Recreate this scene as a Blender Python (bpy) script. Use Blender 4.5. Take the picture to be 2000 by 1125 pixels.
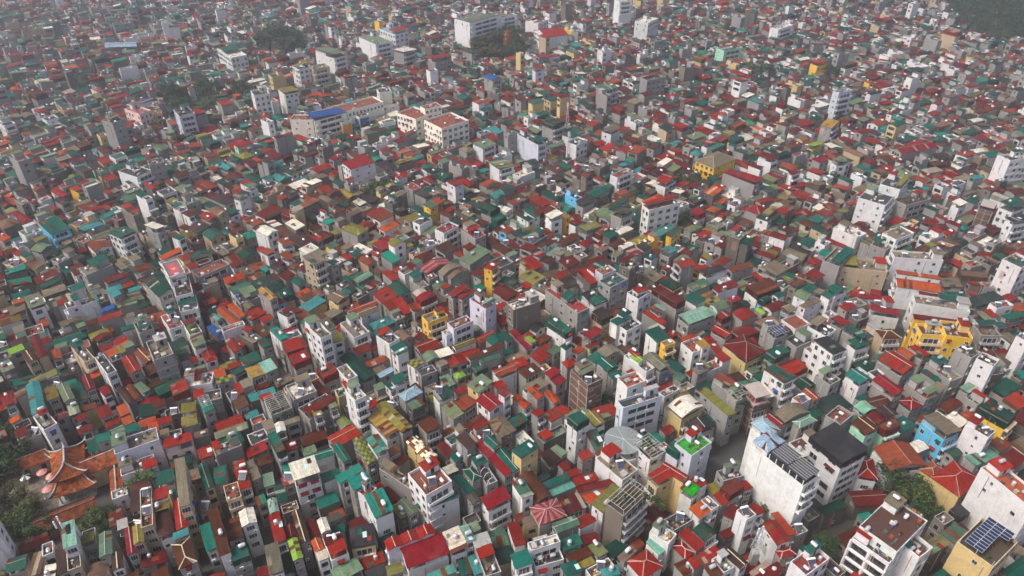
import bpy, math, random, time
import numpy as np
from mathutils import Vector, kdtree
T0 = time.time()
scene = bpy.context.scene
for o in list(bpy.data.objects):
    bpy.data.objects.remove(o)
COL = scene.collection
R = math.radians

# ------------------------------------------------------------------ camera
IMG_W, IMG_H = 2000.0, 1125.0
FOCAL = 1415.0           # in photograph pixels
PITCH = R(34.5)          # below the horizon
CAM_Z = 165.0
cam_data = bpy.data.cameras.new('camera')
cam_data.sensor_fit = 'HORIZONTAL'
cam_data.sensor_width = 36.0
cam_data.lens = 36.0 * FOCAL / IMG_W
cam_data.clip_start = 1.0
cam_data.clip_end = 6000.0
cam = bpy.data.objects.new('camera', cam_data)
COL.objects.link(cam)
cam.location = (0, 0, CAM_Z)
cam.rotation_euler = (math.pi / 2 - PITCH, 0, 0)
scene.camera = cam

# ------------------------------------------------------------------ sky, sun, exposure
SUN_EL, SUN_AZ = R(55), R(-108)    # azimuth clockwise from +Y: high on the left, through thin cloud
world = bpy.data.worlds.new('World')
scene.world = world
world.use_nodes = True
wn = world.node_tree
wn.nodes.clear()
sky = wn.nodes.new('ShaderNodeTexSky')
sky.sky_type = 'NISHITA'
sky.sun_disc = False
sky.sun_elevation = SUN_EL
sky.sun_rotation = SUN_AZ
sky.air_density = 0.6
sky.dust_density = 4.0
sky.ozone_density = 0.6
bg = wn.nodes.new('ShaderNodeBackground')
bg.inputs['Strength'].default_value = 0.13
wo = wn.nodes.new('ShaderNodeOutputWorld')
wn.links.new(sky.outputs[0], bg.inputs['Color'])
wn.links.new(bg.outputs[0], wo.inputs['Surface'])
sun_data = bpy.data.lights.new('sun', 'SUN')
sun_data.energy = 1.5
sun_data.angle = R(14)
sun_data.color = (1.0, 0.96, 0.895)
sun = bpy.data.objects.new('sun', sun_data)
COL.objects.link(sun)
sd = Vector((math.sin(SUN_AZ) * math.cos(SUN_EL), math.cos(SUN_AZ) * math.cos(SUN_EL), math.sin(SUN_EL)))
sun.rotation_euler = sd.to_track_quat('Z', 'Y').to_euler()
sun.location = (0, 0, 400)
vs = scene.view_settings
vs.view_transform = 'Standard'
vs.look = 'None'
vs.gamma = 1.0
vs.use_curve_mapping = False
vs.exposure = 0.94
scene.cycles.use_denoising = True
scene.cycles.max_bounces = 6
scene.cycles.volume_bounces = 2

# ------------------------------------------------------------------ pixel -> world
CP, SP = math.cos(PITCH), math.sin(PITCH)
def unproject(px, py, h):
    xc = (px - IMG_W / 2) / FOCAL
    yc = -(py - IMG_H / 2) / FOCAL
    d = (xc, CP + yc * SP, -SP + yc * CP)
    t = (h - CAM_Z) / d[2]
    return Vector((d[0] * t, d[1] * t))
def project(x, y, z):
    dz = z - CAM_Z
    depth = y * CP - dz * SP
    up = y * SP + dz * CP
    return IMG_W / 2 + FOCAL * x / depth, IMG_H / 2 - FOCAL * up / depth, depth

# ------------------------------------------------------------------ colours
def lin(rgb, k=1.0):
    out = []
    for c in rgb:
        c /= 255.0
        c = c / 12.92 if c <= 0.04045 else ((c + 0.055) / 1.055) ** 2.4
        out.append(c * k)
    return tuple(out)
ROOF = {k: lin(v, dict(G=.66, E=.62, F=.62, A=.55, L=.55, W=.72, I=.6, N=.5, C=.55, Q=.42, Z=.5).get(k, .47)) for k, v in dict(
    G=(6, 94, 80), E=(14, 140, 120), F=(6, 70, 55), L=(126, 150, 116), A=(142, 196, 174), Y=(158, 152, 66),
    Z=(158, 206, 76), Q=(24, 214, 30), R=(186, 38, 22), D=(122, 26, 24), X=(170, 22, 38), B=(106, 54, 30),
    T=(176, 84, 52), O=(226, 98, 40), N=(152, 138, 114), K=(60, 61, 66), W=(240, 232, 212), C=(66, 158, 156),
    U=(40, 104, 182), P=(214, 128, 132), J=(206, 168, 76), I=(168, 200, 216), M=(222, 214, 178), S=(196, 164, 58),
    V=(96, 76, 58), H=(122, 160, 20)).items()}
WALL = {k: lin(v, dict(g=.74, d=.56, e=.62, c=.62, k=.46, y=.74, J=.85).get(k, .92)) for k, v in dict(
    w=(226, 224, 220), g=(164, 161, 156), d=(116, 109, 100), y=(234, 204, 138), J=(246, 194, 40), c=(222, 196, 158),
    p=(240, 202, 192), v=(206, 208, 217), b=(84, 182, 222), k=(142, 104, 82), m=(168, 222, 190), e=(138, 127, 113), o=(244, 236, 218)).items()}
ROOF_WORD = dict(G='green', E='teal', F='dark green', L='grey green', A='pale aqua', Y='olive', Z='lime', Q='bright green',
    R='red', D='dark red', X='crimson', B='rusty brown', T='terracotta', O='orange', N='tan', K='slate', W='white', C='turquoise',
    U='blue', P='pink', J='golden', I='pale blue', M='mottled', S='striped yellow', V='planted', H='grass green')
WALL_WORD = dict(w='white', g='grey', d='stained', y='cream', J='yellow', c='beige', p='pink', v='lavender', b='blue',
    k='brick', m='mint', e='taupe', o='cream')
TYPE_WORD = dict(g='gable', s='sheet', c='barrel', h='hip', f='terrace')
TYPE_WORD['3'] = 'triple gable'
def jit(c, rng, a=0.10):
    f = 1 + rng.uniform(-a, a)
    return tuple(max(0.0, min(1.0, x * f * (1 + rng.uniform(-a * .35, a * .35)))) for x in c)

# ------------------------------------------------------------------ materials (colour comes from the face attribute "Col")
def new_mat(name):
    m = bpy.data.materials.new(name)
    m.use_nodes = True
    nt = m.node_tree
    nt.nodes.clear()
    out = nt.nodes.new('ShaderNodeOutputMaterial')
    b = nt.nodes.new('ShaderNodeBsdfPrincipled')
    nt.links.new(b.outputs[0], out.inputs['Surface'])
    return m, nt, b
def N(nt, t, **kw):
    n = nt.nodes.new(t)
    for k, v in kw.items():
        setattr(n, k, v)
    return n
def noise(nt, vec, scale, detail=3, rough=.55):
    n = N(nt, 'ShaderNodeTexNoise')
    n.inputs['Scale'].default_value = scale
    n.inputs['Detail'].default_value = detail
    n.inputs['Roughness'].default_value = rough
    if vec: nt.links.new(vec, n.inputs['Vector'])
    return n
def ramp(nt, fac, a, b, ca, cb):
    r = N(nt, 'ShaderNodeMapRange')
    r.inputs['From Min'].default_value = a
    r.inputs['From Max'].default_value = b
    r.inputs['To Min'].default_value = ca
    r.inputs['To Max'].default_value = cb
    r.clamp = True
    nt.links.new(fac, r.inputs['Value'])
    return r.outputs[0]
def mixc(nt, fac, a, b, mode='MIX'):
    m = N(nt, 'ShaderNodeMix', data_type='RGBA', blend_type=mode)
    for s, v in ((0, fac), (6, a), (7, b)):
        if isinstance(v, (int, float)): m.inputs[s].default_value = v
        elif isinstance(v, tuple): m.inputs[s].default_value = (*v, 1)
        else: nt.links.new(v, m.inputs[s])
    return m.outputs[2]
def col_attr(nt):
    a = N(nt, 'ShaderNodeAttribute')
    a.attribute_name = 'Col'
    return a.outputs['Color']
def world_pos(nt, scale=None):
    g = N(nt, 'ShaderNodeNewGeometry')
    if scale is None: return g.outputs['Position']
    m = N(nt, 'ShaderNodeMapping')
    m.inputs['Scale'].default_value = scale
    nt.links.new(g.outputs['Position'], m.inputs['Vector'])
    return m.outputs[0]
MATS = {}
def make_materials():
    # painted / raw masonry walls: blotches, vertical dirt runs
    m, nt, b = new_mat('wall_plaster')
    c = col_attr(nt)
    blot = noise(nt, world_pos(nt), .45, 5, .65)
    runs = noise(nt, world_pos(nt, (1.6, 1.6, .10)), 1.0, 4, .6)
    fine = noise(nt, world_pos(nt), 3.5, 3)
    c1 = mixc(nt, ramp(nt, blot.outputs[0], .48, .72, 0, .42), c, mixc(nt, .75, c, (.20, .18, .155)))
    bw = N(nt, 'ShaderNodeRGBToBW'); nt.links.new(c, bw.inputs[0])
    amt = N(nt, 'ShaderNodeMath', operation='MULTIPLY')
    nt.links.new(ramp(nt, runs.outputs[0], .52, .76, 0, .62), amt.inputs[0])
    nt.links.new(ramp(nt, bw.outputs[0], .2, .7, 1.0, .38), amt.inputs[1])
    c2 = mixc(nt, amt.outputs[0], c1, mixc(nt, .8, c1, (.10, .09, .08)))
    hv = N(nt, 'ShaderNodeHueSaturation')
    nt.links.new(c2, hv.inputs['Color'])
    nt.links.new(ramp(nt, fine.outputs[0], .3, .7, .86, 1.08), hv.inputs['Value'])
    nt.links.new(hv.outputs[0], b.inputs['Base Color'])
    b.inputs['Roughness'].default_value = .9
    MATS['wall'] = m
    # profiled metal sheet: sheets tinted one by one, ribs, rust and fading
    m, nt, b = new_mat('roof_sheet')
    c = col_attr(nt)
    uv = N(nt, 'ShaderNodeUVMap')
    sep = N(nt, 'ShaderNodeSeparateXYZ')
    nt.links.new(uv.outputs[0], sep.inputs[0])
    rib = N(nt, 'ShaderNodeMath', operation='MULTIPLY')
    nt.links.new(sep.outputs[0], rib.inputs[0]); rib.inputs[1].default_value = 2 * math.pi / .42
    sn = N(nt, 'ShaderNodeMath', operation='SINE')
    nt.links.new(rib.outputs[0], sn.inputs[0])
    fade = noise(nt, world_pos(nt), .22, 5, .65)
    rust = noise(nt, world_pos(nt), .75, 6, .7)
    c1 = mixc(nt, ramp(nt, fade.outputs[0], .48, .80, 0, .30), c, mixc(nt, .5, c, (.24, .21, .18)))
    c2 = mixc(nt, ramp(nt, rust.outputs[0], .57, .74, 0, .70), c1, (.085, .040, .022))
    hv = N(nt, 'ShaderNodeHueSaturation')
    nt.links.new(c2, hv.inputs['Color'])
    dirt = noise(nt, world_pos(nt), 1.9, 4)
    ml = N(nt, 'ShaderNodeMath', operation='MULTIPLY')
    nt.links.new(ramp(nt, dirt.outputs[0], .3, .7, .72, 1.18), ml.inputs[0])
    nt.links.new(ramp(nt, sn.outputs[0], -1, 1, .90, 1.06), ml.inputs[1])
    su = N(nt, 'ShaderNodeMapping')                      # dirt running down the slope of each roof
    su.inputs['Scale'].default_value = (1.7, .16, 1)
    nt.links.new(uv.outputs[0], su.inputs['Vector'])
    lo = N(nt, 'ShaderNodeVectorMath', operation='ADD')
    nt.links.new(su.outputs[0], lo.inputs[0]); nt.links.new(world_pos(nt, (.03, .03, .3)), lo.inputs[1])
    stn = noise(nt, lo.outputs[0], 1.0, 4, .65)
    ml2 = N(nt, 'ShaderNodeMath', operation='MULTIPLY')
    nt.links.new(ml.outputs[0], ml2.inputs[0])
    nt.links.new(ramp(nt, stn.outputs[0], .36, .66, 1.14, .66), ml2.inputs[1])
    nt.links.new(ml2.outputs[0], hv.inputs['Value'])
    nt.links.new(hv.outputs[0], b.inputs['Base Color'])
    b.inputs['Roughness'].default_value = .8
    b.inputs['Specular IOR Level'].default_value = .12
    bp = N(nt, 'ShaderNodeBump')
    bp.inputs['Strength'].default_value = .35
    bp.inputs['Distance'].default_value = .05
    nt.links.new(sn.outputs[0], bp.inputs['Height'])
    nt.links.new(bp.outputs[0], b.inputs['Normal'])
    MATS['roof'] = m
    # terrace floors and other stained horizontal concrete / tile
    m, nt, b = new_mat('terrace_floor')
    c = col_attr(nt)
    st = noise(nt, world_pos(nt), .55, 6, .7)
    c1 = mixc(nt, ramp(nt, st.outputs[0], .42, .66, 0, .75), c, mixc(nt, .85, c, (.055, .05, .045)))
    f2 = noise(nt, world_pos(nt), 3.0, 3)
    hv = N(nt, 'ShaderNodeHueSaturation')
    nt.links.new(c1, hv.inputs['Color'])
    nt.links.new(ramp(nt, f2.outputs[0], .3, .7, .8, 1.15), hv.inputs['Value'])
    nt.links.new(hv.outputs[0], b.inputs['Base Color'])
    b.inputs['Roughness'].default_value = .9
    MATS['floor'] = m
    # clean paint, frames, white tanks
    m, nt, b = new_mat('paint')
    nt.links.new(col_attr(nt), b.inputs['Base Color'])
    b.inputs['Roughness'].default_value = .5
    MATS['paint'] = m
    m, nt, b = new_mat('stainless_steel')
    b.inputs['Base Color'].default_value = (.66, .66, .66, 1)
    b.inputs['Metallic'].default_value = .55
    b.inputs['Roughness'].default_value = .38
    MATS['steel'] = m
    m, nt, b = new_mat('window_glass')
    gl = noise(nt, world_pos(nt), .9, 2)
    nt.links.new(mixc(nt, ramp(nt, gl.outputs[0], .4, .6, 0, 1), (.012, .015, .018), (.045, .052, .056)), b.inputs['Base Color'])
    b.inputs['Roughness'].default_value = .16
    MATS['glass'] = m
    m, nt, b = new_mat('solar_cells')
    b.inputs['Base Color'].default_value = (.010, .020, .055, 1)
    b.inputs['Roughness'].default_value = .22
    MATS['cells'] = m
    m, nt, b = new_mat('leaf')
    lf = noise(nt, world_pos(nt), 1.3, 3)
    nt.links.new(mixc(nt, ramp(nt, lf.outputs[0], .32, .68, 0, 1), mixc(nt, 1.0, col_attr(nt), (.55, .62, .5), 'MULTIPLY'), col_attr(nt)), b.inputs['Base Color'])
    b.inputs['Roughness'].default_value = .65
    b.inputs['Specular IOR Level'].default_value = .25
    MATS['leaf'] = m
    m, nt, b = new_mat('bark')
    bk = noise(nt, world_pos(nt), 6, 4)
    nt.links.new(mixc(nt, bk.outputs[0], (.06, .045, .03), (.14, .11, .08)), b.inputs['Base Color'])
    b.inputs['Roughness'].default_value = .95
    MATS['bark'] = m
    m, nt, b = new_mat('asphalt')
    a1 = noise(nt, world_pos(nt), .12, 5, .6); a2 = noise(nt, world_pos(nt), 2.0, 4)
    cc = mixc(nt, a1.outputs[0], (.020, .019, .018), (.055, .052, .047))
    cc = mixc(nt, ramp(nt, a2.outputs[0], .35, .7, 0, .4), cc, (.07, .065, .06))
    nt.links.new(cc, b.inputs['Base Color'])
    b.inputs['Roughness'].default_value = .92
    MATS['ground'] = m
make_materials()
MORDER = ['wall', 'roof', 'floor', 'paint', 'steel', 'glass', 'cells', 'leaf', 'bark']
MIDX = {k: i for i, k in enumerate(MORDER)}

# ------------------------------------------------------------------ mesh builder
class MB:
    __slots__ = ('v', 'f', 'c', 'm', 'uv')
    def __init__(s):
        s.v = []; s.f = []; s.c = []; s.m = []; s.uv = []
    def face(s, pts, col, mat, uv=None):
        i = len(s.v)
        s.v.extend(pts)
        s.f.append(tuple(range(i, i + len(pts))))
        s.c.append(col); s.m.append(MIDX[mat])
        s.uv.append(uv)
    def box(s, x0, x1, y0, y1, z0, z1, col, mat, top=None, bottom=False):
        i = len(s.v)
        s.v.extend([(x0, y0, z0), (x1, y0, z0), (x1, y1, z0), (x0, y1, z0), (x0, y0, z1), (x1, y0, z1), (x1, y1, z1), (x0, y1, z1)])
        fs = [(0, 1, 5, 4), (1, 2, 6, 5), (2, 3, 7, 6), (3, 0, 4, 7), (4, 5, 6, 7)]
        if bottom: fs.append((3, 2, 1, 0))
        k = MIDX[mat]
        for n, q in enumerate(fs):
            s.f.append(tuple(i + a for a in q))
            if n == 4 and top: s.c.append(top[0]); s.m.append(MIDX[top[1]])
            else: s.c.append(col); s.m.append(k)
            s.uv.append(None)
    def bar(s, p, q, r, col, mat, n=4):
        p = Vector(p); q = Vector(q); d = (q - p).normalized()
        a = d.orthogonal().normalized(); b = d.cross(a)
        i = len(s.v)
        for o in (p, q):
            for k in range(n):
                t = 2 * math.pi * (k + .5) / n
                s.v.append(tuple(o + a * (r * math.cos(t)) + b * (r * math.sin(t))))
        for k in range(n):
            k2 = (k + 1) % n
            s.f.append((i + k, i + k2, i + n + k2, i + n + k)); s.c.append(col); s.m.append(MIDX[mat]); s.uv.append(None)
        s.f.append(tuple(i + k for k in range(n - 1, -1, -1))); s.c.append(col); s.m.append(MIDX[mat]); s.uv.append(None)
        s.f.append(tuple(i + n + k for k in range(n))); s.c.append(col); s.m.append(MIDX[mat]); s.uv.append(None)
    def loft(s, axis_pts, radii, col, mat, n=10):
        """a turned shape: rings of radius radii[i] around the points axis_pts[i]"""
        d = (Vector(axis_pts[-1]) - Vector(axis_pts[0])).normalized()
        a = d.orthogonal().normalized(); b = d.cross(a)
        i = len(s.v)
        for p, r in zip(axis_pts, radii):
            for k in range(n):
                t = 2 * math.pi * k / n
                s.v.append(tuple(Vector(p) + a * (r * math.cos(t)) + b * (r * math.sin(t))))
        for j in range(len(radii) - 1):
            for k in range(n):
                k2 = (k + 1) % n
                s.f.append((i + j * n + k, i + j * n + k2, i + (j + 1) * n + k2, i + (j + 1) * n + k)); s.c.append(col); s.m.append(MIDX[mat]); s.uv.append(None)
        for j, rev in ((0, True), (len(radii) - 1, False)):
            r_ = [i + j * n + k for k in range(n)]
            s.f.append(tuple(reversed(r_)) if rev else tuple(r_)); s.c.append(col); s.m.append(MIDX[mat]); s.uv.append(None)
    def add(s, o, fn):
        i = len(s.v)
        s.v.extend([fn(p) for p in o.v])
        s.f.extend([tuple(i + a for a in q) for q in o.f])
        s.c.extend(o.c); s.m.extend(o.m); s.uv.extend(o.uv)

def make_mesh(name, mb, smooth=False):
    """one mesh datablock from a builder, written straight into the arrays"""
    me = bpy.data.meshes.new(name)
    nv, nf = len(mb.v), len(mb.f)
    sizes = np.fromiter((len(q) for q in mb.f), dtype=np.int32, count=nf)
    starts = np.zeros(nf, dtype=np.int32)
    if nf > 1: starts[1:] = np.cumsum(sizes)[:-1]
    nl = int(sizes.sum())
    me.vertices.add(nv)
    me.vertices.foreach_set('co', np.asarray(mb.v, dtype=np.float32).ravel())
    me.loops.add(nl)
    me.loops.foreach_set('vertex_index', np.fromiter((a for q in mb.f for a in q), dtype=np.int32, count=nl))
    me.polygons.add(nf)
    me.polygons.foreach_set('loop_start', starts)
    used = sorted(set(mb.m))
    remap = {u: i for i, u in enumerate(used)}
    for u in used: me.materials.append(MATS[MORDER[u]])
    me.polygons.foreach_set('material_index', np.fromiter((remap[a] for a in mb.m), dtype=np.int32, count=nf))
    at = me.attributes.new('Col', 'FLOAT_COLOR', 'FACE')
    cc = np.ones((nf, 4), dtype=np.float32)
    cc[:, :3] = np.asarray(mb.c, dtype=np.float32)
    at.data.foreach_set('color', cc.ravel())
    if any(u is not None for u in mb.uv):
        ul = me.uv_layers.new(name='UVMap')
        flat = []
        for q, u in zip(mb.f, mb.uv):
            if u is None: flat.extend((0.0, 0.0) * len(q))
            else:
                for a in u: flat.extend(a)
        ul.data.foreach_set('uv', np.asarray(flat, dtype=np.float32))
    me.update(calc_edges=True)
    me.polygons.foreach_set('use_smooth', np.full(nf, bool(smooth)))
    me.validate()
    return me
def link(name, data, parent=None, loc=(0, 0, 0), rz=0.0, scale=(1, 1, 1)):
    o = bpy.data.objects.new(name, data)
    COL.objects.link(o)
    o.location = loc
    if rz: o.rotation_euler = (0, 0, rz)
    if scale != (1, 1, 1): o.scale = scale
    if parent is not None: o.parent = parent
    return o
def tag(o, label=None, category=None, group=None, kind=None):
    if label: o['label'] = label
    if category: o['category'] = category
    if group: o['group'] = group
    if kind: o['kind'] = kind
    return o

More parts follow.
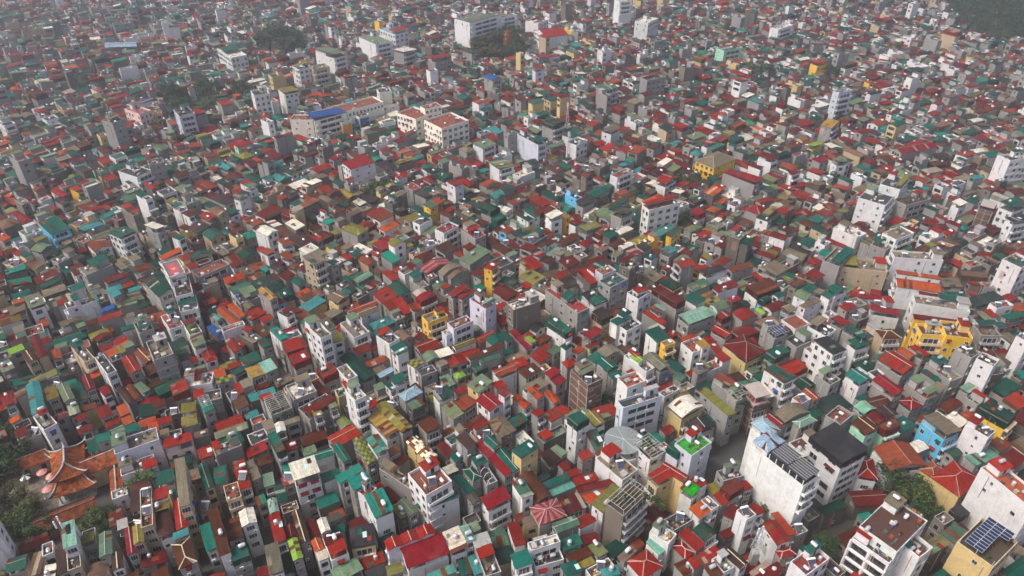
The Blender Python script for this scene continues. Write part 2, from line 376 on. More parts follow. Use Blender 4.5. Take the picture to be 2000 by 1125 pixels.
HAZE_DENSITY = 0.00055
SURVEY = """
@0 844 4
905 190 1250 75 1225 -20 12 fN v ntq #pale lavender house beside the temple
1285 140 1510 80 1490 0 11 sR p nw #pink house with a long red roof
1545 140 1650 95 1665 190 10 sR g
1660 130 1860 50 1890 110 11 fN g tt
1545 265 1600 460 1672 430 13 gG c
1650 280 1685 410 1785 405 12 sG g
1820 240 1870 460 1965 425 12 sR c st
1740 430 1780 545 1895 510 12 fT y y
1345 250 1430 580 1515 560 17 sN y nw #tall yellow house with three-pane windows
1235 410 1375 390 1345 305 9 sG w
1170 455 1195 550 1330 520 14 sR w
1205 640 1245 835 1365 790 12 cB w
1190 555 1205 635 1335 605 13 sY g
1340 540 1385 770 1480 740 12 gR g
1085 470 1125 760 1220 735 14 fT c ss
975 760 995 970 1070 940 12 gD g
1030 740 1050 880 1130 855 13 gY c
965 597 975 710 855 752 9 sD g
480 738 500 915 610 878 15 sA w
645 800 665 925 770 890 9 fN g
770 800 775 985 880 950 12 gG g
235 840 372 770 388 850 6 gD d
145 885 240 850 255 930 6 sD d
60 990 215 950 208 1060 8 gG g
250 945 235 1150 345 1130 10 sB w
350 1050 350 1150 440 1130 10 sW g
335 900 345 990 432 960 10 fT w t
440 940 450 1120 550 1080 10 sB g
505 930 560 1090 665 1060 11 fK c t
690 1040 680 1160 840 1130 9 cB g
868 960 877 1092 968 1058 11 gB w
1350 880 1385 1085 1530 1010 14 hB g #house with a brown hip roof and pale ridge strips
1350 795 1355 855 1480 810 12 sC g
1565 735 1610 960 1695 920 13 sG g
1630 640 1710 980 1800 940 14 sB w
1755 755 1790 865 1910 820 11 sB g
1795 930 1815 1015 1950 965 12 sG g b
1862 625 1888 745 2008 700 13 gW v w #white gabled attic house with one window
1545 530 1560 650 1650 620 10 sN g s
1915 240 1940 340 2010 310 11 sN g
960 350 1230 280 1200 200 8 fN w t
1110 240 1215 200 1225 260 10 sR w
885 100 985 70 990 140 11 sY g
885 55 980 20 985 75 11 sX g
690 90 880 30 885 110 8 sG g
745 35 855 0 870 60 11 sG g
-160 850 0 800 -10 690 16 fN w
@500 844 4
100 20 160 170 222 140 13 sG g b
210 90 230 170 330 135 10 sR g t
248 245 305 400 512 335 16 sW w nwa #white house with red window awnings and a cream roof
385 185 590 120 605 175 11 gG w
600 105 675 250 738 215 12 gG g
545 40 750 -60 825 20 9 gR g
760 60 865 262 940 225 12 gS e nw #house with yellow and green striped roof sheets
865 55 938 182 1034 132 14 gA w nw
1180 75 1330 240 1412 182 12 cM y n #cream house under a mottled rusty barrel roof
1010 265 1180 500 1215 440 12 fN g t
1170 340 1335 500 1550 400 17 fT w nstty #white block with a rust red roof terrace
+1345 555 1365 600 1590 500 13 sG w
615 345 650 405 845 320 16 sE g
+722 375 755 490 905 395 16 sE g
790 480 860 520 950 450 15 fT w ss
860 515 920 685 1065 605 16 sE w wn #white house under the brightest teal metal roof
515 350 645 265 660 335 11 sG w
140 425 175 560 250 535 10 sG g
195 360 220 440 300 405 12 sT e s
85 535 110 645 185 620 9 cA g
100 650 150 895 240 860 11 sR w k
225 735 245 835 318 815 10 gD g
280 630 355 875 422 850 11 gB g
245 850 290 1012 370 980 12 gZ g #narrow house with a lime green gable
175 910 220 1124 310 1100 8 cF g
65 890 110 1140 220 1100 13 sN w
390 700 440 830 500 800 9 gD g
475 690 510 795 582 765 12 gW g
545 660 565 720 675 680 9 sK g
580 740 600 800 705 790 8 sG g
430 850 465 945 535 915 11 gO w
525 845 590 1020 725 960 11 fT w ts
+525 840 548 900 690 850 13 sD w
465 945 490 1025 572 990 11 sN w
575 1080 640 1190 848 1085 9 sL g
715 740 755 915 958 895 10 sK y #slate roofed house with streaked cream walls
1010 865 1365 695 1390 775 13 3R v n #white house with three bright red gables
1125 895 1445 775 1507 945 12 gX w y #wide crimson metal roof in front
1460 787 1518 960 1650 905 12 sN w w
1590 745 1640 868 1708 835 13 sA w
1680 715 1700 790 1735 770 12 sL g
1760 530 1815 625 1985 510 12 sX w y
1620 295 1690 395 1757 350 13 hG g
1540 360 1645 502 1702 460 11 sG g
1648 505 1690 575 1752 535 12 gN g w
1512 190 1555 245 1620 205 12 sG g t
1705 95 1942 350 2000 315 11 sX g #long narrow crimson roof
1855 150 2015 310 2090 280 11.5 gG g #long narrow green roof
+1780 55 1855 142 1912 95 13 gG g
1575 40 1640 150 1700 95 13 sB g
1425 115 1490 220 1540 170 7 sD d
1060 590 1130 700 1190 650 9 sY d
1100 555 1200 665 1265 620 10 gL g
950 470 1040 575 1130 520 7 sD d
1330 1110 1540 1030 1570 1100 10 sA g
1575 1000 1600 1140 1690 1120 9 sG g
1655 975 1700 1140 1780 1110 9 sC g
1700 860 1780 1160 1900 1110 10 fN g
1455 290 1500 345 1585 300 10 sN d
1690 250 1800 440 1880 400 11 fK g o
0 520 10 590 80 550 9 sG g
50 345 65 435 150 410 10 sL g
5 1060 15 1150 115 1130 10 sD g
-60 290 -30 390 40 360 11 sN g
@1000 844 4
-20 145 70 215 222 130 16 sG y nt #yellow house under a square green roof
560 15 660 158 755 140 10 sG g
900 150 1000 215 1110 130 11 fK w
930 120 1075 235 1210 170 13 fV w np #white house with a planted pergola terrace
1250 95 1395 185 1580 95 18 fQ v nt #lavender tower with a bright lime green terrace
+1212 110 1300 170 1350 130 17 sG v b
1085 342 1195 228 1252 318 14 gR y y #cream villa under an angled red tile roof
+1200 230 1388 345 1340 397 14 gR y
1310 440 1410 508 1475 440 13 sQ w y #white house with a bright green glazed canopy
+1385 375 1475 445 1532 402 13.5 sX w
1525 420 1560 505 1625 460 10 hY g
1385 600 1462 685 1545 625 12 sO w
+1480 540 1560 620 1612 580 12 fT w t
1630 435 1702 502 1806 435 13 sX g b
+1565 500 1640 580 1695 550 11 sR g
+1770 400 1810 475 1870 440 11 sR g
1760 620 1830 700 1900 650 15 fT w s
+1840 580 1910 665 1960 635 13 sR w
1410 770 1510 870 1607 790 11 cF w
1300 800 1440 940 1505 885 10 sR g
1250 890 1350 1000 1425 940 9 hR g
1080 795 1220 900 1275 815 11 fW w t #white house with a bare stained white roof
1042 870 1145 965 1205 920 9 sA w k
885 1010 1020 1150 1190 1050 9 hR w #house with a big red hip roof
825 985 865 1015 975 925 9 sN g
735 935 795 1040 895 890 7 sF d
1365 1000 1580 882 1642 958 11 gR g
1650 950 1780 1075 1845 1020 12 gB w
1560 1010 1650 1120 1730 1070 11 fN w stt
1490 1060 1560 1150 1650 1110 12 sB g
1260 1045 1340 1140 1440 1080 9 sD g
630 575 720 650 870 460 11 sY w
740 570 870 670 1050 490 17 fV e yyp #overgrown grey block with a rooftop pergola
455 357 645 318 690 385 9 sR g
500 440 790 355 810 400 9 sD g
548 490 615 600 740 480 8 sO g
365 535 430 650 585 590 8 sD g
235 400 420 312 452 365 10 cG g
275 465 460 375 495 430 9 sA g
55 350 190 565 300 500 11 cB g
0 405 75 535 168 490 13 sG w
140 590 210 738 425 650 11 hP g #house with a pink and rust striped hip roof
315 715 490 642 530 720 11 gL g
530 770 655 702 600 625 10 sR w
520 825 560 895 695 850 9 sD g
375 855 400 945 542 880 10 sG g
125 885 150 950 375 870 12 fW w tt #white box house with a white roof terrace
-20 960 30 1072 172 1035 12 sG w y
155 970 180 1090 390 1000 9 fK w t
375 1040 420 1150 545 1100 11 sG g
405 975 600 892 655 958 9 sB g
500 1020 540 1085 655 1030 9 sY g
595 890 665 1000 745 950 9 sL g
570 1090 750 1000 800 1060 10 fT w s
690 1090 820 1050 845 1100 11 sC g
-30 720 10 910 100 880 10 sR w
75 680 105 770 205 735 9 sN y w
10 660 30 710 105 685 9 sD g
415 315 510 275 540 330 9 sR g
510 172 550 232 635 195 9 sR g
355 255 400 310 460 280 9 sR g
225 170 290 280 400 220 8 sK d
310 125 390 205 428 175 9 sL g
655 210 860 390 980 300 12 fN w s #long white house with a tan terrace
655 170 690 230 790 170 11 sX w
175 370 215 410 300 350 7 sG d
1665 650 1740 720 1770 610 10 sD g
1620 800 1665 860 1750 790 7 sD d
1600 320 1650 400 1800 350 11 fK g t
1010 640 1080 790 1190 690 7 sD d
1190 700 1260 790 1400 690 10 fK g ss
@1400 780 3.2617
240 295 540 580 620 500 22 fK w lc #white tower with a dark slatted canopy
+240 270 330 350 420 260 24 hI w
220 150 330 245 400 195 23 hI w n #white tower with pale glass roofs
615 240 800 425 935 320 18 sK w ob #office block with a slate grey metal roof
1310 125 1460 250 1555 195 13 sN b ny #sky blue house
1565 175 1720 250 1785 215 15 fT w nts #white house with scattered small windows
1670 55 1850 155 1910 100 14 sF J b #bright yellow house with a dark green metal top
@1500 844 4
700 200 680 355 830 355 9 hR w nw #small white house with a red hip roof
875 145 950 342 1190 235 9 gT w k #house with a wide rust red roof and skylight
1180 290 1300 375 1400 300 8 hT y
1300 360 1510 532 1645 362 9 hR y #villa with a broad red roof by the trees
1690 290 2050 640 2160 560 20 fO w tt #huge blank white slab wall
1450 870 1740 1060 1960 880 18 fV y nv #cream block with rooftop solar panels
715 740 1005 950 1240 700 20 fB w wtt #white hotel with a roof terrace
+655 832 945 1035 1005 965 17 fK w h
+1040 890 1175 1010 1270 920 17 fT w t
165 1030 290 1140 480 1005 14 fR w stt #white house with a red terrace and solar panel
-30 720 65 900 168 850 12 gR w
40 640 150 830 200 800 10 sO g
60 930 100 1000 215 950 10 hR g
-10 1090 20 1150 100 1060 9 sD g
390 602 555 515 612 580 7 sF d
625 470 880 438 940 560 6 gD d #low red workshop roof
1570 210 1640 300 1785 185 9 sA g
1825 220 1940 300 2010 200 8 sD g
165 155 230 225 320 180 15 sW g
@0 563 4
185 70 235 180 360 140 10 sL w w
95 105 185 75 195 110 9 sO g
70 155 80 215 210 180 8 sN g
440 100 455 145 508 130 10 sR g
530 165 640 130 610 90 11 fK w tn
645 150 765 115 740 80 10 fT w
830 15 880 82 948 50 11 sC g
775 170 895 130 905 165 8 sU g #low blue metal roof
785 265 960 205 940 175 9 gR g
890 145 1060 85 1050 60 8 gN g
920 165 1075 120 1070 95 8 sL g
1150 -60 1215 90 1365 10 14 gF g #grey house with a big dark green gable
1478 390 1520 465 1618 435 13 sN w
+1450 300 1478 385 1568 345 13.5 fH w
1255 225 1330 330 1440 290 12 fT w
1700 165 1820 310 1885 275 9 gO g
1780 155 1870 235 1918 210 9 sO g
1645 215 1690 265 1728 235 9 gA g
1625 300 1725 420 1768 395 6 sU d
1750 345 1935 310 1900 285 9 fO w
1770 410 1815 515 1885 480 10 gR g
1560 480 1605 585 1698 550 10 hR w
1880 550 1990 480 2030 550 8 cG g
1140 440 1215 580 1370 530 15 fN g tn #grey stepped block with a bare terrace
1045 290 1095 370 1210 330 12 fT g s
1180 280 1215 355 1295 320 9 sD g
1060 490 1110 610 1190 560 9 gB g
1110 620 1150 700 1240 660 8 sB g
755 545 830 690 900 655 14 fK w tn
950 550 1010 680 1100 640 11 gR g s
570 470 655 600 735 560 12 fN c yy #peach house with stacked balconies
225 385 305 550 382 522 12 gD c #house with a steep dark red gable
170 510 215 590 295 555 10 gB c
390 490 420 565 492 545 10 gO g
55 490 75 525 195 475 10 sZ g
-20 590 20 690 120 645 9 sL g
185 760 265 990 375 955 11 gC w
445 765 500 895 585 860 11 gN g
345 800 375 880 470 850 10 sY g
550 760 615 895 695 860 8 sG g
625 690 680 805 752 780 10 gD g
510 900 560 1020 645 990 9 sL g
775 785 820 860 872 835 10 sX w w
915 790 1000 910 1060 880 9 cB g
985 770 1060 875 1105 855 9 cB g
1040 760 1120 845 1185 810 9 sL g
1330 750 1345 850 1475 800 12 sR g b #boxy red metal topped house
1480 750 1680 770 1640 690 11 fW w t
1415 910 1530 900 1535 965 10 sY g
1415 1005 1540 975 1550 1060 10 cY g
1548 900 1600 980 1685 950 12 sE g p
1820 880 1850 960 1945 920 10 sB g
910 940 945 1005 1018 975 10 sO g b
945 1015 975 1080 1045 1045 9 sO g b
745 945 790 1025 890 985 10 gD g
810 1050 835 1095 950 1045 8 sR g
1085 1040 1215 990 1225 1045 9 gR g
1195 900 1205 950 1300 915 10 sD g
1230 1030 1240 1085 1350 1045 10 sR g
1155 1070 1165 1130 1250 1110 9 sO g
5 855 40 945 120 910 12 sR g
70 1030 85 1065 162 1030 10 sO g
285 1020 340 1140 440 1080 12 fN w
395 1000 410 1040 545 1000 10 hP g
855 1110 960 1065 985 1110 9 cA g
975 1080 1000 1140 1115 1110 9 sG g
625 1090 640 1140 722 1110 10 sD g
590 1015 605 1045 680 1010 10 sD g
1820 670 1835 710 1950 620 9 sG g
1690 720 1700 770 1820 715 11 sS g
1480 550 1495 590 1555 570 9 sR g
1775 605 1785 640 1885 610 9 sR g
1485 640 1500 670 1612 620 9 sL g
75 430 85 470 220 415 9 sD g
735 390 750 430 880 370 8 gD g
590 285 610 325 680 300 9 sL g
@500 563 4
15 10 105 100 168 72 13 gJ g
165 195 245 240 305 205 11 fK w t
265 170 300 200 365 180 9 sR g
300 205 350 265 425 220 8 sB g
25 240 50 275 137 240 10 sR g
390 290 505 415 585 375 21 fN w nnt #slim white tower with a cluttered cream terrace
345 270 400 300 470 240 13 sE g
505 255 565 350 628 320 15 sN w
580 380 600 435 688 405 13 sY w
655 285 770 400 890 350 12 fN w tn
200 430 250 500 380 465 13 sR g b #house with stacked red metal boxes
+262 540 300 600 425 545 12.5 sX g b
650 545 830 735 935 682 10 gF g #long hall with a dark green gable
1045 462 1105 528 1198 490 14 sG w wn #white house with a dark green metal front roof
+950 385 1040 460 1115 405 13 fF w stt
1080 355 1140 420 1210 380 11 cN g
1225 370 1270 420 1320 370 8 gD g
1230 440 1385 380 1445 455 9 gR g
1385 490 1440 555 1555 525 10 sW g
1290 520 1340 580 1440 540 10 gL g
1295 235 1345 290 1500 230 13 fN J yn #deep yellow house with white balconies
+1380 165 1410 195 1475 165 15.5 sX J
1500 285 1545 335 1690 265 15 fT v n #white modern house with a pink terrace
+1460 360 1490 395 1560 350 12 fW v
1530 445 1690 382 1722 418 10 gY w w
1715 400 1830 320 1868 360 9 gR g
1790 400 1850 450 1945 400 11 gG g
1890 375 1960 425 2010 390 11 sG g
1655 540 1900 425 1925 460 12 sB g
1745 560 1890 490 1905 530 11 gL g
1690 620 1720 665 1805 620 9 sG g b
1490 570 1520 635 1650 575 11 gR g
1405 585 1440 630 1500 595 11 sN g w
1540 670 1570 715 1640 680 10 hZ g
1430 710 1490 780 1565 750 9 sL g
1855 650 2000 580 2040 630 11 gT w
1660 758 1735 835 1838 745 12 sL y #house with a patched green roof and wooden wall
1545 805 1720 700 1760 735 9 sX g
1715 875 1825 968 1940 895 12 gX w nw #white house with a ribbed crimson roof
+1890 820 1940 855 1995 815 15 sX w
1840 755 1880 810 1960 765 11 sR g
1535 900 1620 990 1720 900 9 sT g
1455 930 1535 1040 1615 988 10 sL g
1370 815 1430 880 1555 830 12 sG w s
1110 830 1165 890 1300 810 12 hI g #house under a pale blue glass roof
1165 895 1220 968 1325 920 11 sL d
1255 1050 1330 1150 1450 1095 11 sB g
487 645 525 715 635 655 12 sX g b
640 640 715 740 790 700 12 fN w t
1045 705 1085 755 1180 710 12 sG w w
+1008 755 1050 805 1095 780 10 sG w
700 810 775 900 862 855 19 fW w n #slim white tower with a flat white roof
960 915 1120 1150 1200 1090 13 gY g n
880 1005 1010 1180 1110 1115 12 sJ w #house with a flat golden metal roof
230 780 300 890 480 820 12 fW g tts
425 750 490 865 560 820 10 gD g
330 950 420 1040 640 920 11 fB g tt
+430 965 460 1010 530 985 13 sY g
+550 895 580 955 642 930 13 sY g
140 1060 165 1130 240 1110 11 gA g
215 1040 230 1085 350 1040 11 sN g
60 900 130 1010 290 950 12 fV g p
20 850 50 895 140 855 12 sR g
-85 640 -30 715 75 670 11 sJ g
25 600 70 670 165 625 12 sA g
620 1020 680 1100 748 1060 9 cY g
705 175 930 90 960 120 9 gR g
800 190 925 115 945 165 11 gB w
565 75 640 125 720 60 11 gB y w
1250 75 1290 110 1408 55 13 cX g b
1195 140 1235 185 1310 150 10 sR g
1500 45 1540 80 1650 10 16 sD g n
1570 85 1610 100 1710 20 15 sR g
1680 100 1790 190 1865 140 16 fT v nt
105 325 190 430 255 400 11 sE w
0 410 60 485 135 460 10 sG g
945 675 970 705 1085 655 8 sI g
1180 585 1240 640 1310 590 11 sS w
1260 650 1290 700 1410 650 10 fK g t
755 480 790 525 910 480 9 sR g
@1000 563 4
10 180 228 115 170 60 17 fW e #block with a blank taupe wall and white roof
265 20 510 205 600 160 15 fR g n #long grey block with a red painted terrace
+380 60 430 100 490 60 17 sG g
545 60 640 150 740 100 13 sK w
+605 90 660 135 740 90 13.5 gG w
690 -40 770 20 890 -60 17 fG g nnt
885 50 985 95 1100 40 15 fV w n #white house with planted balconies and red roof
+945 15 985 55 1060 10 17 sR w
1105 5 1285 135 1345 98 14 sD g b #grey house with a long dark red metal top
1330 78 1440 138 1522 98 11 sG w
1320 220 1500 112 1570 190 12 gA g
1595 210 1640 245 1725 215 11 cR g b
1730 190 1800 265 1910 215 11 gR g
1900 165 1950 215 2000 190 11 gZ g
262 265 425 352 488 325 13 sG w bn #white house under a long boxy green roof
528 375 610 410 735 335 11 sX g
570 455 605 480 688 430 9 sX y
622 195 705 250 792 210 13 sB c b
762 262 895 350 1018 290 14 fK w nw #white modern house with big dark windows
+765 258 820 300 940 238 15.5 sG w
1075 145 1150 205 1210 180 12 sA g
1010 190 1170 295 1222 270 10 sR g
1040 350 1130 430 1235 385 13 sG w n
1170 440 1195 470 1265 430 13 fN J wy
672 478 740 540 845 495 10 gN g
708 400 770 445 840 385 9 sB g
825 460 880 510 955 465 8 sK g
1315 440 1410 520 1550 470 11 fT w n
+1430 430 1490 475 1550 450 13 sJ w
1480 385 1600 520 1670 510 8 sR g
1560 320 1670 395 1720 350 10 gR g
1650 440 1830 580 1990 490 11 hD y y #house with a deep dark red skirt roof
590 545 655 600 720 550 12 sG g
660 575 745 655 825 610 13 gG g n #grey house under stepped green gables
+745 670 790 720 860 690 12 sG g
460 650 590 775 705 720 17 fB k n #unfinished bare brick tower
810 715 900 790 1060 745 19 fO w nt #white tower with two orange roof squares
830 905 870 965 1158 850 18 fK v #lavender slab block with a black flat roof
880 545 1045 680 1105 640 12 fN w
+920 530 990 590 1040 560 14 gZ w
1040 530 1150 655 1225 610 13 gL g
1190 580 1300 660 1370 630 8 gF g
1355 665 1590 545 1630 575 9 sR g
1405 640 1450 680 1540 640 12 sN g s
1480 690 1700 590 1640 540 10 fT w
1580 690 1700 800 1750 760 13 sT g
1680 830 1750 900 1830 870 14 fV g p
1810 830 1880 950 1990 890 12 hP k #house with a pink umbrella shaped roof
1475 812 1680 1010 1742 975 13 sY g
1225 922 1330 1022 1490 918 13 cW y y #house under a curved cream shed roof
1345 1055 1410 1130 1600 1080 12 gK g
432 1012 510 1075 605 1022 16 sG w bn #white tower with a green metal cube on top
575 990 650 1095 722 1050 12 gY w
0 855 95 945 150 910 11 gR g
108 790 200 870 262 845 11 gR g t
250 815 330 905 385 880 10 cO g
150 970 200 1020 255 980 11 sR g
255 665 300 710 375 660 11 sX g
300 720 345 770 420 720 10 sX g
382 575 430 620 522 590 10 hR g
40 660 110 710 235 640 10 sB g
-20 590 90 535 125 590 9 sR g
140 535 215 600 270 560 8 sR g
210 490 270 560 330 500 9 sX g
280 510 330 545 385 470 9 sG g
378 460 420 490 472 450 12 sG w t
-10 350 100 490 145 465 9 sX g
95 395 150 440 190 415 10 sZ g
1145 825 1190 860 1310 800 10 fK w
1250 690 1320 730 1375 690 9 cL g
@1500 563 4
185 50 290 92 372 52 11 gL w w
240 135 290 165 420 105 11 sN w
405 45 480 85 600 30 13 gG w wn #white house with two tier green roofs
+455 0 530 45 625 10 15 gG w
562 140 620 185 690 140 12 hR g
570 130 640 190 755 130 11 fN g s
640 75 915 95 905 60 8 sX g
800 190 1030 215 1025 165 10 sX w
835 320 895 395 1045 390 12 hB c y #peach house with a brown hip roof
1140 290 1195 375 1375 390 14 fB J nwy #golden yellow corner hotel
+1380 390 1585 408 1540 288 15 fB J nwy
+1140 255 1525 280 1520 245 14 sD J
1140 145 1560 185 1550 110 12 fN w w #flat modern building with turquoise glazing
+1330 95 1550 125 1545 85 13 sG w
1740 140 1790 185 1895 140 10 fR w w
1560 100 1640 160 1830 75 8 sG g
1830 220 1890 265 2010 215 9 sG g
380 420 505 545 590 480 18 sK w nny #slim white tower with a slate gable
300 305 450 380 540 330 13 fK w n
585 305 735 405 790 375 13 sG g
630 420 690 480 800 430 11 sG w yw
490 250 580 310 645 270 12 sX g
0 370 50 420 140 375 13 fK g v #grey house with dark solar panels
-30 290 0 330 70 290 13 fK g v
0 510 60 570 155 490 12 sG g b
-38 634 122 756 218 708 16 sG w yny #white balcony house with a green and olive roof
205 740 290 810 370 750 9 gF g
365 700 480 780 560 730 11 fK g t
598 672 720 755 812 705 13 gG w
845 548 1050 672 1175 605 12 gR g #house with a long ribbed brick red roof
1085 465 1210 540 1280 520 10 sR g
1015 490 1110 555 1150 520 9 cO g
820 712 985 845 1065 800 13 gX g n #grey house with a long crimson gable
760 875 900 820 965 890 10 gD g
1030 880 1120 960 1205 910 10 hX g
672 920 750 990 850 940 10 gA g
845 940 930 1015 1025 985 11 gD g
770 990 850 1065 935 1030 10 gD g
868 1075 920 1125 1025 1075 12 sX m b
440 1010 560 1080 670 1000 13 fT g tt
650 1050 770 1150 870 1090 13 gB m n #mint green house with a rusty gable
75 985 140 1075 310 962 12 cN g #house under a wide tan barrel roof
195 1045 250 1100 378 1030 12 hA g
-20 1000 90 1085 135 1060 12 gX g
270 805 350 895 402 860 11 gT g
185 875 250 925 330 880 11 fO w
1590 565 1740 610 1830 575 18 fK w nt #white block with a grey penthouse
+1470 490 1590 570 1640 510 15 fV g
1230 600 1420 740 1510 700 11 fN g
1195 655 1310 745 1350 715 10 sG g
1080 760 1230 885 1300 840 11 fO g t
1250 790 1330 830 1400 780 11 sN g
1480 790 1560 835 1650 780 10 sL g
1935 385 2030 440 2100 400 18 fU w n
1620 300 1660 385 1800 370 12 fN g yy
1765 280 1800 320 1865 295 10 sG g
1790 530 1860 590 1980 570 9 sN g
1100 730 1120 780 1170 740 9 sU g
@0 400 3
240 115 290 185 400 140 12 sG b n #blue house beneath a teal roof
650 165 700 215 785 165 15 sG w nn #white grid windowed house with green roof
860 120 910 160 950 130 17 sW g n #grey tower with a white cap roof
510 230 550 280 650 240 10 gB w
1015 190 1045 215 1075 190 14 sG w
1105 300 1120 315 1250 285 13 gG c
1140 400 1170 440 1330 350 13 fT g
1510 145 1560 195 1610 155 13 gW w
1775 315 1840 358 1912 322 18 sN c yn #cream tower with green balcony awnings
1910 245 1940 265 1985 235 12 sG J
1915 340 1945 360 1985 335 15 sG g
935 350 1000 425 1100 400 20 fN w nS #white stepped tower with a star on its pink terrace
+1003 450 1040 540 1140 520 16 fV w n
+1040 560 1062 640 1170 618 12 fW w ny
500 30 530 60 600 20 10 sR g
200 260 240 290 290 240 10 gL g
@667 400 3
545 150 600 175 690 130 12 fX w n
685 150 790 200 860 180 12 fR g
475 5 520 25 570 0 13 sL J n
825 370 880 385 930 350 15 sR J y #narrow yellow tower with a red roof
690 320 755 358 872 285 10 sL g #wide flat green shed roof
460 370 500 410 650 345 9 gP g #market shed with patched pink roof
580 400 600 430 700 360 10 cN g
620 425 640 440 750 385 10 cN g
1370 400 1460 465 1510 450 14 sR d n
1630 360 1690 390 1740 350 17 fB d nnt #stained concrete tower with tanks
1485 390 1530 420 1610 390 14 fT v
1280 70 1310 85 1345 65 11 hJ J
1905 180 1940 195 1990 140 13 sG J
1755 10 1800 40 1990 0 18 fT w nn #wide white block with window rows
1570 40 1640 70 1720 40 15 sG g
268 225 310 250 380 220 12 cY w
1200 60 1230 90 1290 60 14 sW w
@1600 300 3.75
285 335 480 395 550 320 17 fK w n #white block with square dark windows
415 230 570 262 690 200 18 fK w n #white block with a notched parapet
555 350 640 400 800 340 14 fV g
115 555 270 640 330 600 12 fW w #white house with a white slab roof
455 590 560 640 700 590 13 fN w yn #ornate white house with balconies
150 850 490 880 470 800 12 fN c w #curved cream corner block
+30 800 150 850 240 740 14 fN g
550 775 900 790 870 735 15 fN w #block with a wide blank white wall
565 895 880 915 880 885 11 sO w
565 985 880 1005 875 940 10 gO w #low hall with an orange roof
1350 790 1480 860 1560 800 18 fG w n
1340 370 1440 420 1520 360 18 sG w nn #white many windowed block at the frame edge
1390 480 1440 520 1530 470 16 sK w n
1120 400 1240 410 1345 380 14 sX k
1335 30 1400 70 1500 40 19 fK w #white blade shaped tower
965 360 1030 385 1090 360 14 sW w n
120 50 160 80 220 40 13 gN w n
500 210 540 220 600 190 12 sI g
@0 0 3
1285 290 1345 350 1435 330 16 fW w nn #far white villa with a crown of balconies
1470 540 1490 570 1580 555 20 fV w n #white tower with a planted top
1635 520 1660 560 1740 540 16 sY w
1730 390 1745 420 1815 395 18 fL w nn
1820 400 1835 420 1920 395 17 fL c nn
1880 290 1940 340 1995 310 20 sL w y #far grey tower with white balcony bands
765 640 800 690 855 660 14 fP p nn #pink house with square windows
862 660 875 680 955 670 11 fT y n
618 712 655 740 710 710 22 fN g #tall grey slab with a white edge
1020 650 1050 690 1140 670 18 fV v n #lavender tower by the far trees
1115 655 1140 690 1195 665 14 sX g
860 950 880 975 970 960 16 fN g
730 1000 790 1060 860 1010 13 fK w y
0 720 20 750 80 730 14 fK w y
790 600 805 615 900 590 10 sU w #far house with a bright blue roof
610 265 625 290 810 275 10 sI g
@667 0 3
245 170 300 215 360 190 22 fI w nn #far white tower with a glass cap
120 220 190 270 280 245 18 fL w y
315 300 365 320 430 290 17 sW g y
515 340 550 360 630 330 16 sX g n
690 120 760 150 910 90 24 fL w yy #far white apartment row
900 90 940 110 1020 90 20 fN w y
1100 130 1160 150 1190 120 20 fW w
1070 205 1160 165 1180 190 12 gR w #far hall with a bright red roof
1165 180 1270 150 1285 200 16 gR w
1725 130 1800 145 1850 115 20 fW w n #far white block with six windows
1605 0 1630 15 1695 5 28 fW w
850 450 880 480 925 460 16 cU g n #far house with a blue curved roof
1125 395 1135 410 1180 395 17 sX v
1030 790 1150 860 1195 845 17 fK v #blank lavender slab in midtown
950 785 975 795 1035 780 18 fG g
1190 715 1240 745 1295 715 16 sG g b
1315 840 1375 860 1445 830 15 fK w
10 960 50 1000 190 950 16 sX w nn #white house with red roof patches and small windows
880 960 920 1005 1000 970 13 sL w y
1750 460 1790 480 1900 460 16 fN g
1510 300 1530 315 1575 300 17 fW w n
1515 510 1540 540 1600 510 18 sG g y
1580 1030 1620 1050 1705 1005 13 fT w y
1840 1060 1900 1080 1970 1040 12 gR w
790 850 830 880 890 840 13 sL w
@1333 0 3
890 545 920 560 985 535 22 fI v n #far pale blue tower
70 940 185 985 320 930 12 hN J nn #yellow school with a grey hip roof
235 1010 420 1090 475 1065 14 sX g #grey block with a long bright red roof
1875 930 1920 970 2010 930 18 fK w
885 935 905 960 960 945 14 sL w n
620 1020 645 1035 690 1010 13 sR w n
735 855 770 870 820 840 11 sZ J
815 735 880 755 910 720 15 sJ g
760 620 800 640 860 615 12 sW w
1255 880 1410 815 1460 850 11 gX g
215 290 250 310 330 280 15 fA m n
1340 385 1400 400 1455 395 10 fW w
540 175 580 190 620 150 16 fW w
775 365 800 385 835 360 14 sO J n
@550 150 5
320 440 990 255 890 200 16 fT o nn #white school with a long blue metal roof
+255 390 320 445 620 345 17 sU o
+120 415 320 447 300 395 17 fT o n
+945 305 1150 275 1100 225 13 fN o n
+960 160 1085 150 1040 120 20 fB o
+345 490 410 520 525 460 10 fK o
+530 440 590 465 685 435 12 fK o 1
+695 370 755 405 845 370 13 fK o 2
1140 365 1310 435 1460 365 17 fT o nn #white twin office block with terracotta roofs
+1430 440 1560 540 1790 440 18 fT o nn
+1345 290 1400 320 1570 290 20 fT o
"""

